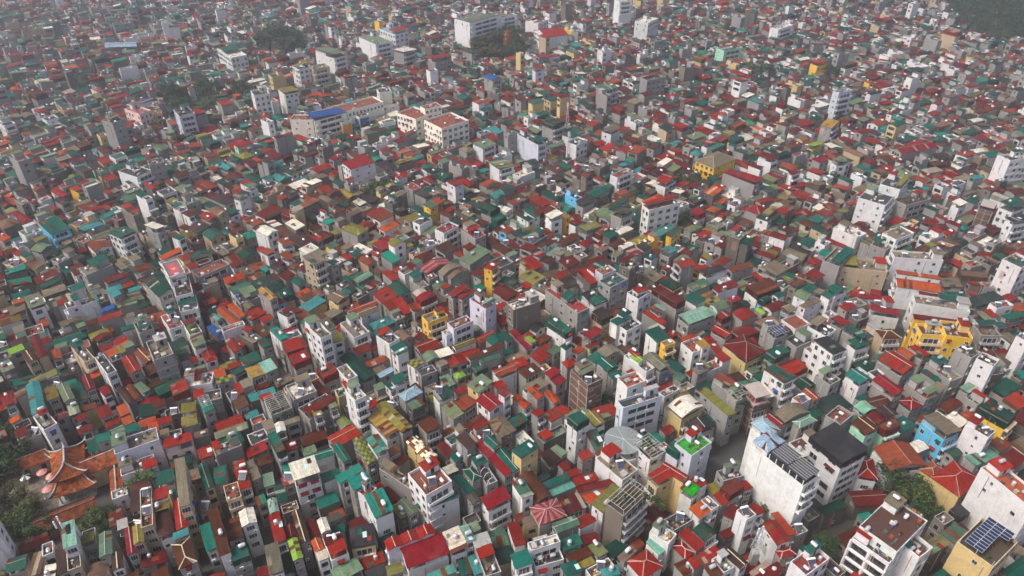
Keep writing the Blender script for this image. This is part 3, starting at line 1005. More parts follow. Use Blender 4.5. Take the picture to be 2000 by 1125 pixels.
# ------------------------------------------------------------------ small pieces that repeat (built once, meshes shared)
WHITE = (.80, .80, .78)
def proto_window(kind):
    mb = MB()            # unit opening in the XZ plane, faces -Y, centre of the opening at the origin
    fr = (.58, .57, .55) if kind != 'brown' else (.09, .055, .035)
    t = .055
    mb.box(-.5, .5, -.05, 0, .5 - t, .5, fr, 'paint', bottom=True)
    mb.box(-.5, -.5 + t, -.05, 0, -.5, .5 - t, fr, 'paint')
    mb.box(.5 - t, .5, -.05, 0, -.5, .5 - t, fr, 'paint')
    mb.box(-.54, .54, -.12, 0, -.55, -.5, (.45, .43, .40), 'paint', bottom=True)
    n = 3 if kind == 'triple' else 2
    for k in range(1, n):
        x = -.5 + k / n
        mb.box(x - .018, x + .018, -.045, 0, -.5, .5 - t, fr, 'paint')
    mb.face([(-.5 + t, -.015, -.5), (.5 - t, -.015, -.5), (.5 - t, -.015, .5 - t), (-.5 + t, -.015, .5 - t)], (.03, .03, .03), 'glass')
    return mb
def proto_far_window():
    mb = MB()
    mb.box(-.5, .5, -.04, 0, -.5, .5, (.40, .39, .37), 'paint')
    mb.face([(-.44, -.05, -.45), (.44, -.05, -.45), (.44, -.05, .45), (-.44, -.05, .45)], (.03, .03, .03), 'glass')
    return mb
def proto_tank(kind):
    mb = MB()
    if kind == 'steel' or kind == 'white':
        mat, c = ('steel', (.8, .8, .8)) if kind == 'steel' else ('paint', (.66, .66, .64))
        z = 1.05
        mb.loft([(-.85, 0, z), (-.78, 0, z), (-.45, 0, z), (.45, 0, z), (.78, 0, z), (.85, 0, z)], [.22, .45, .52, .52, .45, .22], c, mat, 10)
        mb.loft([(0, 0, z + .48), (0, 0, z + .62)], [.16, .14], c, mat, 8)
        for sx in (-.5, .5):
            for sy in (-.38, .38):
                mb.bar((sx, sy, 0), (sx * .9, sy * .7, z - .3), .04, (.2, .2, .2), 'paint')
    else:
        c = (.03, .10, .42) if kind == 'blue' else (.8, .8, .8)
        mat = 'paint' if kind == 'blue' else 'steel'
        mb.loft([(0, 0, .1), (0, 0, 1.25), (0, 0, 1.45), (0, 0, 1.55)], [.58, .58, .42, .16], c, mat, 12)
        mb.box(-.5, .5, -.5, .5, 0, .1, (.2, .2, .2), 'paint')
    return mb
def proto_solar():
    mb = MB()
    # tilted collector facing -Y with its white drum along the top edge
    lo, hi = (-.95, .35), (.85, 1.15)
    for k in range(6):
        x0 = -.9 + k * .3
        mb.face([(x0 + .02, lo[0], lo[1]), (x0 + .28, lo[0], lo[1]), (x0 + .28, hi[0], hi[1]), (x0 + .02, hi[0], hi[1])], (.02, .05, .14), 'cells')
    mb.face([(-.95, lo[0] - .03, lo[1] - .05), (.95, lo[0] - .03, lo[1] - .05), (.95, hi[0], hi[1] - .05), (-.95, hi[0], hi[1] - .05)], (.5, .5, .5), 'paint')
    mb.loft([(-1.1, 1.0, 1.35), (-1.02, 1.0, 1.35), (1.02, 1.0, 1.35), (1.1, 1.0, 1.35)], [.2, .29, .29, .2], (.82, .82, .80), 'paint', 10)
    for x in (-.8, .8):
        mb.bar((x, 1.0, 0), (x, 1.0, 1.1), .035, (.3, .3, .3), 'paint')
        mb.bar((x, -.9, 0), (x, -.9, .36), .035, (.3, .3, .3), 'paint')
        mb.bar((x, -.9, .34), (x, 1.0, 1.1), .03, (.3, .3, .3), 'paint')
    return mb
def proto_aircon():
    mb = MB()
    mb.box(-.45, .45, -.38, -.06, -.32, .32, (.72, .72, .70), 'paint', bottom=True)
    pts = [(-.1 + .24 * math.cos(2 * math.pi * k / 10), -.385, .24 * math.sin(2 * math.pi * k / 10)) for k in range(10)]
    mb.face(pts, (.06, .06, .06), 'paint')
    mb.bar((-.4, 0, -.3), (-.4, -.36, -.34), .02, (.2, .2, .2), 'paint')
    mb.bar((.4, 0, -.3), (.4, -.36, -.34), .02, (.2, .2, .2), 'paint')
    return mb
def leaf_cloud(mb, rng, centre, rad, n, size, cols, squash=.8):
    for _ in range(n):
        while True:
            p = Vector((rng.uniform(-1, 1), rng.uniform(-1, 1), rng.uniform(-1, 1)))
            l = p.length
            if .35 < l < 1: break
        q = Vector(centre) + Vector((p.x * rad, p.y * rad, p.z * rad * squash))
        nrm = (p / l + Vector((rng.uniform(-.7, .7), rng.uniform(-.7, .7), rng.uniform(-.2, .9)))).normalized()
        a = nrm.orthogonal().normalized()
        a.rotate(__import__('mathutils').Quaternion(nrm, rng.uniform(0, 6.28)))
        b = nrm.cross(a)
        s = size * rng.uniform(.6, 1.35)
        c = jit(rng.choice(cols), rng, .22)
        mb.face([tuple(q - a * s), tuple(q - b * s * .55), tuple(q + a * s), tuple(q + b * s * .55)], c, 'leaf')
GREENS = [(.035, .075, .020), (.050, .100, .025), (.028, .058, .022), (.075, .110, .030)]
def proto_shrub(seed):
    rng = random.Random(seed)
    mb = MB()
    mb.loft([(0, 0, 0), (0, 0, .35)], [.22, .3], (.22, .09, .05), 'paint', 8)
    for _ in range(4):
        leaf_cloud(mb, rng, (rng.uniform(-.25, .25), rng.uniform(-.25, .25), rng.uniform(.6, 1.0)), .38, 16, .14, GREENS)
    return mb
PROTO = {'window': proto_window('double'), 'triple': proto_window('triple'), 'brown': proto_window('brown'), 'far_window': proto_far_window(),
         'tank_steel': proto_tank('steel'), 'tank_white': proto_tank('white'), 'tank_upright': proto_tank('upright'), 'tank_blue': proto_tank('blue'),
         'solar': proto_solar(), 'aircon': proto_aircon(), 'shrub1': proto_shrub(3), 'shrub2': proto_shrub(8)}
PNAME = {'window': 'window', 'triple': 'window', 'brown': 'window', 'far_window': 'window', 'tank_steel': 'water_tank', 'tank_white': 'water_tank',
         'tank_upright': 'water_tank', 'tank_blue': 'water_tank', 'solar': 'solar_water_heater', 'aircon': 'air_conditioner', 'shrub1': 'potted_shrub', 'shrub2': 'potted_shrub'}
PMESH = {}
def pmesh(k):
    if k not in PMESH: PMESH[k] = make_mesh(PNAME[k], PROTO[k])
    return PMESH[k]

# ------------------------------------------------------------------ sinks: where the pieces of a building go
class ThingSink:
    """each piece becomes an object under one Empty"""
    def __init__(s, name, base):
        s.root = bpy.data.objects.new(name, None)
        s.root.empty_display_size = .5
        COL.objects.link(s.root)
        s.root.location = (base[0], base[1], 0)
        s.base = base
        s.near = True
    def part(s, name, mb, F, parent=None):
        if not mb.f: return None
        out = MB()
        cx, cy, c, sn = F[0] - s.base[0], F[1] - s.base[1], F[2], F[3]
        out.v = [(cx + x * c - y * sn, cy + x * sn + y * c, z) for x, y, z in mb.v]
        out.f, out.c, out.m, out.uv = mb.f, mb.c, mb.m, mb.uv
        return link(name, make_mesh(name, out), parent or s.root)
    def inst(s, key, F, x, y, z, rz=0.0, sc=(1, 1, 1), parent=None):
        c, sn = F[2], F[3]
        return link(PNAME[key], pmesh(key), parent or s.root, (F[0] - s.base[0] + x * c - y * sn, F[1] - s.base[1] + x * sn + y * c, z), F[4] + rz, sc)
class MassSink:
    """all pieces are collected in one builder"""
    def __init__(s):
        s.mb = MB(); s.near = False
    def part(s, name, mb, F, parent=None):
        cx, cy, c, sn = F[0], F[1], F[2], F[3]
        s.mb.add(mb, lambda p: (cx + p[0] * c - p[1] * sn, cy + p[0] * sn + p[1] * c, p[2]))
    def inst(s, key, F, x, y, z, rz=0.0, sc=(1, 1, 1), parent=None):
        if key in ('window', 'triple', 'brown'): key = 'far_window'
        c, sn = F[2], F[3]
        lx, ly = F[0] + x * c - y * sn, F[1] + x * sn + y * c
        a = F[4] + rz
        ca, sa = math.cos(a), math.sin(a)
        sx, sy, sz = sc
        s.mb.add(PROTO[key], lambda p: (lx + p[0] * sx * ca - p[1] * sy * sa, ly + p[0] * sx * sa + p[1] * sy * ca, z + p[2] * sz))

# ------------------------------------------------------------------ building generator
CREAM = lin((236, 224, 184)); RUST = lin((92, 50, 30)); PALE = lin((206, 198, 176)); DKGREEN = lin((22, 84, 62))
def sheet_col(code, base, i, j, rng, var):
    if code == 'M':
        return jit(rng.choice((CREAM, CREAM, RUST, PALE, lin((120, 70, 40)))), rng, .12)
    if code == 'S':
        return jit(base if (i // 1 + j) % 2 else DKGREEN, rng, .10)
    if code == 'P':
        return jit(base if i % 2 else lin((112, 50, 44)), rng, .10)
    r = rng.random()
    if r < var * .16: return jit(RUST, rng, .25)
    if r < var * .20: return jit(mixv(base, PALE, .35), rng, .08)
    return jit(base, rng, .055 + .07 * var)
def mixv(a, b, t): return tuple(x + (y - x) * t for x, y in zip(a, b))
def lerp3(a, b, t): return (a[0] + (b[0] - a[0]) * t, a[1] + (b[1] - a[1]) * t, a[2] + (b[2] - a[2]) * t)
def sheets(mb, A, B, C, D, code, base, rng, var=.5, per=1.1, rows=1):
    """a plane of profiled sheets: A-B is the eave, D-C the upper edge, every sheet its own face"""
    ln = math.dist(A, B); sl = math.dist(A, D)
    n = max(1, int(round(ln / per)))
    if code in 'MS': rows = max(rows, int(sl / 1.3) + 1)
    off = rng.uniform(0, 5)
    for i in range(n):
        a0, a1 = lerp3(A, B, i / n), lerp3(A, B, (i + 1) / n)
        d0, d1 = lerp3(D, C, i / n), lerp3(D, C, (i + 1) / n)
        u0, u1 = off + ln * i / n, off + ln * (i + 1) / n
        for j in range(rows):
            p, q = j / rows, (j + 1) / rows
            mb.face([lerp3(a0, d0, p), lerp3(a1, d1, p), lerp3(a1, d1, q), lerp3(a0, d0, q)], sheet_col(code, base, i, j, rng, var), 'roof',
                    [(u0, sl * p), (u1, sl * p), (u1, sl * q), (u0, sl * q)])
def skirt(mb, pts, col, d=.14):
    n = len(pts)
    for k in range(n):
        a, b = pts[k], pts[(k + 1) % n]
        mb.face([(a[0], a[1], a[2] - d), (b[0], b[1], b[2] - d), b, a], col, 'roof')
def roof_shape(typ, code, base, L, W, h, rng, lod, tilt=None):
    """outline L x W at eave height h; returns roof builder, gable builder, ridge-cap segments"""
    mb, gb, caps = MB(), MB(), []
    x, y = L / 2, W / 2
    per = 1.1 if lod == 0 else (1.5 if lod == 1 else 2.6)
    var = rng.random() ** 2
    edge = tuple(c * .7 for c in base)
    if typ == 's':
        t = tilt if tilt is not None else rng.choice((0, 1, 2, 3))
        k = .09 if max(L, W) > 9 else .13
        zx = k * L * (1 if t == 0 else -1 if t == 1 else 0) / 2
        zy = k * W * (1 if t == 2 else -1 if t == 3 else 0) / 2
        P = lambda a, b: (a * x, b * y, h + .15 + zx * a + zy * b + abs(zx) + abs(zy))
        if t < 2: sheets(mb, P(-1, -1), P(-1, 1), P(1, 1), P(1, -1), code, base, rng, var, per)
        else: sheets(mb, P(-1, -1), P(1, -1), P(1, 1), P(-1, 1), code, base, rng, var, per)
        skirt(mb, [P(-1, -1), P(1, -1), P(1, 1), P(-1, 1)], edge)
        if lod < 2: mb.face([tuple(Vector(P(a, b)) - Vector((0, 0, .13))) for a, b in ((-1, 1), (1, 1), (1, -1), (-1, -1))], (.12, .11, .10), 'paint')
        top = h + 2 * (abs(zx) + abs(zy))
    elif typ == 'g':
        r = max(.5, W * rng.uniform(.13, .19))
        sheets(mb, (-x, -y, h), (x, -y, h), (x, 0, h + r), (-x, 0, h + r), code, base, rng, var, per)
        sheets(mb, (x, y, h), (-x, y, h), (-x, 0, h + r), (x, 0, h + r), code, base, rng, var, per)
        skirt(mb, [(-x, -y, h), (x, -y, h), (x, 0, h + r), (x, y, h), (-x, y, h), (-x, 0, h + r)], edge)
        gx = x - .3
        for s in (-1, 1):
            q = [(s * gx, -y + .25, h - .05), (s * gx, y - .25, h - .05), (s * gx, 0, h + r - .1)]
            gb.face(q if s > 0 else q[::-1], (.4, .4, .4), 'wall')
        caps.append(((-x, 0, h + r + .03), (x, 0, h + r + .03)))
        top = h + r
    elif typ == 'c':
        r = max(.7, W * rng.uniform(.16, .22)); ns = 7 if lod < 2 else 5
        prof = [(-y + W * k / ns, h + r * math.sin(math.pi * (k / ns * .9 + .05)) - r * math.sin(math.pi * .05)) for k in range(ns + 1)]
        for k in range(ns):
            (ya, za), (yb, zb) = prof[k], prof[k + 1]
            sheets(mb, (-x, ya, za), (x, ya, za), (x, yb, zb), (-x, yb, zb), code, base, rng, var, per if lod == 0 else 3.0)
        for s in (-1, 1):
            q = [(s * (x - .2), a, b - .04) for a, b in prof]
            gb.face(q if s > 0 else q[::-1], (.4, .4, .4), 'wall')
        skirt(mb, [(-x, -y, h), (x, -y, h)] + [(x, a, b) for a, b in prof[1:]] + [(-x, a, b) for a, b in prof[::-1][1:]], edge, .12)
        top = h + r
    elif typ == 'h':
        r = max(.8, min(L, W) * rng.uniform(.20, .26))
        if L >= W: k = max(0.0, x - y); ra, rb = (-k, 0, h + r), (k, 0, h + r)
        else: k = max(0.0, y - x); ra, rb = (0, -k, h + r), (0, k, h + r)
        c = [(-x, -y, h), (x, -y, h), (x, y, h), (-x, y, h)]
        if L >= W: quads = [(c[0], c[1], rb, ra), (c[1], c[2], rb, rb), (c[2], c[3], ra, rb), (c[3], c[0], ra, ra)]
        else: quads = [(c[0], c[1], ra, ra), (c[1], c[2], rb, ra), (c[2], c[3], rb, rb), (c[3], c[0], ra, rb)]
        for A, B, C_, D_ in quads: sheets(mb, A, B, C_, D_, code, base, rng, var * .4, per)
        skirt(mb, c, edge)
        ends = (ra, rb)
        if L >= W: caps = [(c[0], ra), (c[3], ra), (c[1], rb), (c[2], rb), (ra, rb)]
        else: caps = [(c[0], ra), (c[1], ra), (c[2], rb), (c[3], rb), (ra, rb)]
        top = h + r
    elif typ == '3':
        r = W * .22
        for k in range(3):
            a, b = -x + L * k / 3, -x + L * (k + 1) / 3; m = (a + b) / 2
            sheets(mb, (a, y, h), (a, -y, h), (m, -y, h + r), (m, y, h + r), code, base, rng, .1, per)
            sheets(mb, (b, -y, h), (b, y, h), (m, y, h + r), (m, -y, h + r), code, base, rng, .1, per)
            skirt(mb, [(a, -y, h), (m, -y, h + r), (b, -y, h), (b, y, h), (m, y, h + r), (a, y, h)], edge)
            caps.append(((m, -y, h + r + .03), (m, y, h + r + .03)))
            for s in (-1, 1):
                q = [(a + .2, s * (y - .25), h - .04), (b - .2, s * (y - .25), h - .04), (m, s * (y - .25), h + r - .12)]
                gb.face(q if s < 0 else q[::-1], (.4, .4, .4), 'wall')
        top = h + r
    return mb, gb, caps, top

SIDES = ((1, 0), (-1, 0), (0, 1), (0, -1))
def facade(sink, F, side, L, W, ztop, zmin, wc, rng, style, lod, nmax=12, acs=True):
    """openings on one wall, storey by storey from the top"""
    nx, ny = SIDES[side]
    run = W if nx else L
    off = (L if nx else W) / 2
    ang = math.atan2(ny, nx) + math.pi / 2
    tx, ty = -ny, nx                       # along the wall
    def at(s, o=0.0): return nx * (off + o) + tx * s, ny * (off + o) + ty * s
    z = ztop
    done = k = 0
    while z - 3.0 > zmin and done < nmax and k < (5 if lod == 0 else 3):
        zc = z - 1.55
        if style == 'balcony':
            x, y = at(0, .004)
            sink.inst('triple', F, x, y, zc - .15, ang, (run * .72, 1, 2.1))
            if lod < 2:
                mb = MB()
                bw, bd = run * .94, 1.05
                pc = mixv(wc, (.8, .8, .78), .5)
                zz = z - 2.85
                def bx(s0, s1, o0, o1, za, zb, col):
                    if nx: 
                        xs = sorted((nx * (off + o0), nx * (off + o1))); ys = sorted((ty * s0, ty * s1))
                    else:
                        ys = sorted((ny * (off + o0), ny * (off + o1))); xs = sorted((tx * s0, tx * s1))
                    mb.box(xs[0], xs[1], ys[0], ys[1], za, zb, col, 'wall', bottom=True)
                bx(-bw / 2, bw / 2, .003, bd, zz - .16, zz, pc)
                bx(-bw / 2, bw / 2, bd - .12, bd - .01, zz, zz + .85, pc)
                bx(-bw / 2, -bw / 2 + .1, .003, bd - .12, zz, zz + .85, pc)
                bx(bw / 2 - .1, bw / 2, .003, bd - .12, zz, zz + .85, pc)
                sink.part('balcony', mb, F)
                if lod == 0 and rng.random() < .5:
                    for _ in range(rng.randint(1, 3)):
                        s = rng.uniform(-bw * .4, bw * .4); x, y = at(s, bd - .35)
                        sink.inst(rng.choice(('shrub1', 'shrub2')), F, x, y, zz, rng.uniform(0, 6), (.7, .7, .8))
            done += 1
        elif style == 'band':
            x, y = at(0, .004)
            sink.inst('triple', F, x, y, zc, ang, (run * .78, 1, 1.7)); done += 1
        elif style == 'bays':
            n = max(2, int(run / 3.6))
            lm = MB()
            for i in range(n):
                s = -run / 2 + run * (i + .5) / n
                x, y = at(s, .004)
                sink.inst('brown', F, x, y, zc - .1, ang, (run / n - .9, 1, 2.0)); done += 1
                for o0, o1, s0, s1, za, zb2 in ((.0, .55, s - run / n / 2 + .02, s + run / n / 2 - .02, zc - 1.75, zc - 1.2), (.0, .45, s - run / n / 2 - .2, s - run / n / 2 + .2, zc - 1.2, zc + 1.53)):
                    p0, p1 = at(s0, o0 + .003), at(s1, o1)
                    lm.box(min(p0[0], p1[0]), max(p0[0], p1[0]), min(p0[1], p1[1]), max(p0[1], p1[1]), za, zb2, mixv(wc, (.78, .77, .75), .6), 'wall', bottom=True)
            sink.part('facade_frame', lm, F)
        elif style == 'small':
            n = max(1, int(run / 5.5))
            for i in range(n):
                if rng.random() < .25: continue
                s = (-run / 2 + run * (i + .5) / n) + rng.uniform(-.8, .8)
                x, y = at(s, .004)
                sink.inst('brown' if rng.random() < .5 else 'window', F, x, y, zc + .3, ang, (rng.choice((.7, .9, 1.1)), 1, rng.choice((.7, 1.0, 1.2)))); done += 1
        else:
            key = 'triple' if style == 'triple' else rng.choice(('window', 'window', 'brown'))
            ww = 2.1 if style == 'triple' else (2.7 if style == 'office' else rng.choice((1.2, 1.4, 1.6)))
            n = max(1, int((run - .6) / (ww + 1.0)))
            for i in range(n):
                s = -run / 2 + run * (i + .5) / n
                x, y = at(s, .004)
                if rng.random() < .93: sink.inst(key, F, x, y, zc + rng.choice((0, 0, .15)), ang, (ww, 1, rng.choice((1.4, 1.55, 1.7)) if style != 'office' else 1.9))
                done += 1
                if lod == 0 and rng.random() < .12 and run > 3:
                    am = MB(); p0 = at(s - ww * .6, .01); p1 = at(s + ww * .6, .01); q0 = at(s - ww * .6, .8); q1 = at(s + ww * .6, .8); cc = jit(ROOF[rng.choice('GGRDNU')], rng, .1)
                    for dz in (0, -.06):
                        fq = [(*p0, zc + 1.15 + dz), (*p1, zc + 1.15 + dz), (*q1, zc + .8 + dz), (*q0, zc + .8 + dz)]
                        am.face(fq if dz else fq[::-1], cc, 'roof')
                    sink.part('awning', am, F)
        if acs and lod == 0 and rng.random() < .35:
            x, y = at(rng.uniform(-run * .35, run * .35), .05)
            sink.inst('aircon', F, x, y, zc - 1.35, ang)
        z -= 3.3; k += 1
def clutter(sink, F, x0, x1, y0, y1, z, rng, flags, lod):
    """tanks, heaters, plants on a terrace"""
    nt, ns = flags.count('t'), flags.count('s')
    if not nt and not ns:
        r = rng.random()
        nt = 1 if r < .48 else (2 if r < .58 else 0); ns = 1 if rng.random() < .22 else 0
    face = -F[4] + rng.uniform(-.3, .3)
    if x1 - x0 < 2.2 or y1 - y0 < 1.6: nt, ns = min(nt, 1), 0
    spots = []
    def spot(r):
        for _ in range(14):
            p = (rng.uniform(x0 + r, max(x0 + r, x1 - r)), rng.uniform(y0 + r, max(y0 + r, y1 - r)))
            if all(math.dist(p, q[:2]) > r + q[2] for q in spots):
                spots.append((*p, r)); return p
        return None
    for _ in range(ns):
        p = spot(1.15)
        if p: sink.inst('solar', F, p[0], p[1], z, face, (1, 1, 1))
    for _ in range(nt):
        p = spot(.95)
        if p: sink.inst(rng.choices(('tank_steel', 'tank_white', 'tank_upright', 'tank_blue'), (6, 3, 3, .35))[0], F, p[0], p[1], z, rng.choice((0, math.pi / 2)), (.85, .85, .85))
    if lod < 2 and (x1 - x0) > 1.2 and (y1 - y0) > 1.2:
        jm = MB()
        for _ in range(rng.randint(5, 12) if lod == 0 else rng.randint(2, 5)):
            a, b = rng.uniform(x0 + .3, x1 - .3), rng.uniform(y0 + .3, y1 - .3)
            w_, d_ = rng.uniform(.12, .5), rng.uniform(.1, .4)
            jm.box(a - w_, a + w_, b - d_, b + d_, z, z + rng.uniform(.15, .9), jit(rng.choice(JUNK), rng, .25), 'floor')
        if lod == 0 and rng.random() < .45:          # washing on a line
            yb = rng.uniform(y0 + .3, y1 - .3); xa, xb = x0 + .2, min(x1 - .2, x0 + 4.5)
            for xx in (xa, xb): jm.box(xx - .03, xx + .03, yb - .03, yb + .03, z, z + 1.9, (.3, .3, .3), 'paint')
            xx = xa + .15
            while xx < xb - .5:
                w_ = rng.uniform(.35, .7)
                jm.box(xx, xx + w_, yb - .015, yb + .015, z + 1.85 - rng.uniform(.5, .95), z + 1.85, jit(rng.choice(JUNK), rng, .3), 'paint', bottom=True)
                xx += w_ + rng.uniform(.05, .3)
        o = sink.part('rooftop_clutter', jm, F)
        if o is not None: o['kind'] = 'stuff'
    if lod == 0:
        for _ in range(rng.choice((0, 0, 1, 2, 3))):
            p = spot(.35)
            if p: sink.inst(rng.choice(('shrub1', 'shrub2')), F, p[0], p[1], z, rng.uniform(0, 6))
        if rng.random() < .5:
            p = spot(.8)
            if p:
                mb = MB()
                cc = rng.choice(((.5, .48, .45), (.30, .08, .06), (.05, .2, .17), (.6, .6, .58)))
                w_, d_, h_ = rng.uniform(.5, .9), rng.uniform(.4, .8), rng.uniform(.4, 1.1)
                mb.box(p[0] - w_, p[0] + w_, p[1] - d_, p[1] + d_, z, z + h_, jit(cc, rng, .2), 'floor')
                mb.box(p[0] - w_ - .12, p[0] + w_ + .12, p[1] - d_ - .12, p[1] + d_ + .12, z + h_, z + h_ + .09, jit((.4, .39, .36), rng, .3), 'floor', bottom=True)
                sink.part('rooftop_shed', mb, F)
SHADES = dict(R='DDBTOXR', D='BBRKDX', X='RDXXB', B='DTNKB', G='FFLEGK', F='GGKF', L='NGAYL', N='BLKWT', T='BROT', O='TTR', Y='LNBJ', K='NBK', A='LCEW', E='GCE')
JUNK = [lin((50, 80, 120)), lin((140, 62, 48)), lin((200, 196, 186)), lin((64, 100, 80)), lin((160, 130, 70)), lin((90, 84, 78)), lin((180, 176, 168)), lin((120, 110, 100)), lin((60, 58, 56)), lin((150, 90, 70)), lin((200, 190, 170))]
def building(sink, F, L, W, h, typ, code, wcode, flags, rng, lod=0):
    wc0 = WALL[wcode]
    wc = jit(wc0, rng, .08)
    rc = jit(ROOF[code], rng, .07)
    if code in SHADES and 'z' not in flags:
        rc = jit(mixv(rc, ROOF[rng.choice(SHADES[code])], rng.random() ** 1.6 * .75), rng, .14)
    u = (F[2], F[3]); v = (-F[3], F[2])
    dx, dy = -(F[0] * u[0] + F[1] * u[1]), -(F[0] * v[0] + F[1] * v[1])
    sx, sy = (1 if dx > 0 else -1), (1 if dy > 0 else -1)
    fx = 0 if sx > 0 else 1           # the end wall in view
    fy = 2 if sy > 0 else 3           # the long wall in view
    ov = .0 if typ == 'f' or 'b' in flags else min(.28, W * .06)
    bl, bw = L - 2 * ov, W - 2 * ov
    raised = typ in 'sgch3' and 'b' not in flags and min(L, W) > 3.4 and (rng.random() < .38 or 'r' in flags) and h > 7
    wtop = h - 2.3 if raised else h
    # --- walls
    wb = MB()
    hx, hy = bl / 2, bw / 2
    wb.box(-hx, hx, -hy, hy, 0, wtop - (0 if typ == 'f' or raised else .02), wc, 'wall', top=(jit(ROOF[code] if typ == 'f' else (.22, .2, .18), rng, .1), 'floor'))
    if typ == 'f' or raised:
        ph = rng.choice((.45, .7, .95, 1.1)); t = .16
        for (a, b, c_, d_) in ((-hx, hx, -hy, -hy + t), (-hx, hx, hy - t, hy), (-hx, -hx + t, -hy + t, hy - t), (hx - t, hx, -hy + t, hy - t)):
            wb.box(a, b, c_, d_, wtop - .012, wtop + ph, wc, 'wall', top=(mixv(wc, (.75, .74, .70), .4), 'floor'))
    if lod < 2 and h > 6 and wcode != 'k':       # floor bands and a front face that differs from the party walls
        nxt = wtop - 3.3
        fc = mixv(wc, (.78, .77, .74), .35)
        k = 0
        while nxt > 2.5 and k < 4:
            if rng.random() < .7:
                a, b = (hx, hx + .07) if sx > 0 else (-hx - .07, -hx)
                wb.box(a, b, -hy - .02, hy + .02, nxt - .12, nxt + .1, fc, 'wall', bottom=True)
            nxt -= 3.3; k += 1
    if wcode == 'k':                             # concrete frame of the unfinished tower
        for k in range(1, 6):
            z = k * 3.1
            wb.box(-hx - .05, hx + .05, -hy - .05, hy + .05, z - .14, z + .1, (.36, .31, .27), 'wall', bottom=True)
        for a in (-1, 0, 1):
            for b in (-1, 1):
                wb.box(a * hx - .14, a * hx + .14, b * (hy + .03) - .03, b * (hy + .03) + .03, 0, wtop, (.37, .32, .28), 'wall')
    body = sink.part('wall', wb, F)
    if lod < 2 and h > 6:                        # down-pipes, cement patches on the party wall
        yo = hy if sy > 0 else -hy
        for _ in range(rng.choice((0, 1, 1, 2))):
            pm = MB(); xx = rng.uniform(-hx * .85, hx * .85)
            pm.box(xx - .06, xx + .06, min(yo, yo + sy * .13), max(yo, yo + sy * .13), wtop - rng.uniform(4, 9), wtop - rng.uniform(0, 1.5), jit(rng.choice(((.5, .5, .48), (.22, .2, .18), (.45, .2, .1))), rng, .2), 'paint', bottom=True)
            sink.part('drain_pipe', pm, F, body)
        if bl > 5 and 'z' not in flags:
            for _ in range(rng.choice((0, 0, 1, 1, 2))):
                pm = MB()
                xx = rng.uniform(-hx * .7, hx * .6); zz = wtop - rng.uniform(2.5, 7); w_, h_ = rng.uniform(.5, 2.2), rng.uniform(.5, 2.0)
                x0_, x1_ = max(-hx + .05, xx - w_), min(hx - .05, xx + w_)
                if zz - h_ < .3 or x1_ <= x0_: continue
                pm.box(x0_, x1_, min(yo, yo + sy * .012), max(yo, yo + sy * .012), zz - h_, min(zz + h_, wtop - .1), jit(mixv(wc, rng.choice(((.30, .28, .26), (.34, .17, .11), (.5, .49, .47))), rng.uniform(.25, .7)), rng, .1), 'wall', bottom=True)
                sink.part('cement_patch', pm, F, body)
    # --- roof
    if typ != 'f':
        tilt = None
        mb, gb, caps, rtop = roof_shape(typ, code, rc, L, W, h, rng, lod, tilt)
        if 'b' in flags:
            cl = MB()
            zc = h - rng.uniform(1.9, 2.5)
            dk = tuple(a * .82 for a in rc)
            e = .06
            n = max(2, int(L / 1.1)); m2 = max(2, int(W / 1.1))
            for s in (-1, 1):
                for i in range(n):
                    a, b = -hx - e + (2 * hx + 2 * e) * i / n, -hx - e + (2 * hx + 2 * e) * (i + 1) / n
                    q = [(a, s * (hy + e), zc), (b, s * (hy + e), zc), (b, s * (hy + e), h + .12), (a, s * (hy + e), h + .12)]
                    cl.face(q if s < 0 else q[::-1], jit(dk, rng, .09), 'roof', [(a, 0), (b, 0), (b, 2), (a, 2)] if s < 0 else [(a, 2), (b, 2), (b, 0), (a, 0)])
                for i in range(m2):
                    a, b = -hy - e + (2 * hy + 2 * e) * i / m2, -hy - e + (2 * hy + 2 * e) * (i + 1) / m2
                    q = [(s * (hx + e), a, zc), (s * (hx + e), b, zc), (s * (hx + e), b, h + .12), (s * (hx + e), a, h + .12)]
                    cl.face(q if s > 0 else q[::-1], jit(dk, rng, .09), 'roof', [(a, 0), (b, 0), (b, 2), (a, 2)] if s > 0 else [(a, 2), (b, 2), (b, 0), (a, 0)])
            sink.part('metal_cladding', cl, F)
        ro = sink.part('roof', mb, F)
        if gb.f:
            gb.c = [wc if not raised else mixv(wc, rc, .7)] * len(gb.f)
            sink.part('gable', gb, F)
        if lod == 0 and caps and (typ == 'h' or rng.random() < .75):
            cm = MB()
            cc = mixv(rc, (.62, .60, .52), rng.uniform(.1, .7)) if code not in 'B' else lin((206, 198, 160))
            for p, q in caps:
                if math.dist(p, q) > .4: cm.bar(p, q, .13, cc, 'roof', 5)
            sink.part('ridge_cap', cm, F, ro)
        if lod == 0 and (('k' in flags) or rng.random() < .16) and typ in 'sg':
            # a translucent sheet let into the metal
            fa = mb.f[len(mb.f) // 3] if typ == 's' else None
            if typ == 's' and len(fa) == 4:
                k = [mb.v[i] for i in fa]
                if math.dist(k[0], k[1]) < 1.8:
                    a, b, c_, d_ = lerp3(k[0], k[3], .35), lerp3(k[1], k[2], .35), lerp3(k[1], k[2], .35 + min(.4, 2.0 / max(1, math.dist(k[0], k[3])))), lerp3(k[0], k[3], .35 + min(.4, 2.0 / max(1, math.dist(k[0], k[3]))))
                    sm = MB(); up = Vector((0, 0, .05))
                    top_ = [tuple(Vector(p) + up) for p in (a, b, c_, d_)]
                    sm.face(top_, lin((176, 196, 190)), 'paint')
                    skirt(sm, top_, (.3, .32, .3), .05)
                    sink.part('skylight', sm, F, ro)
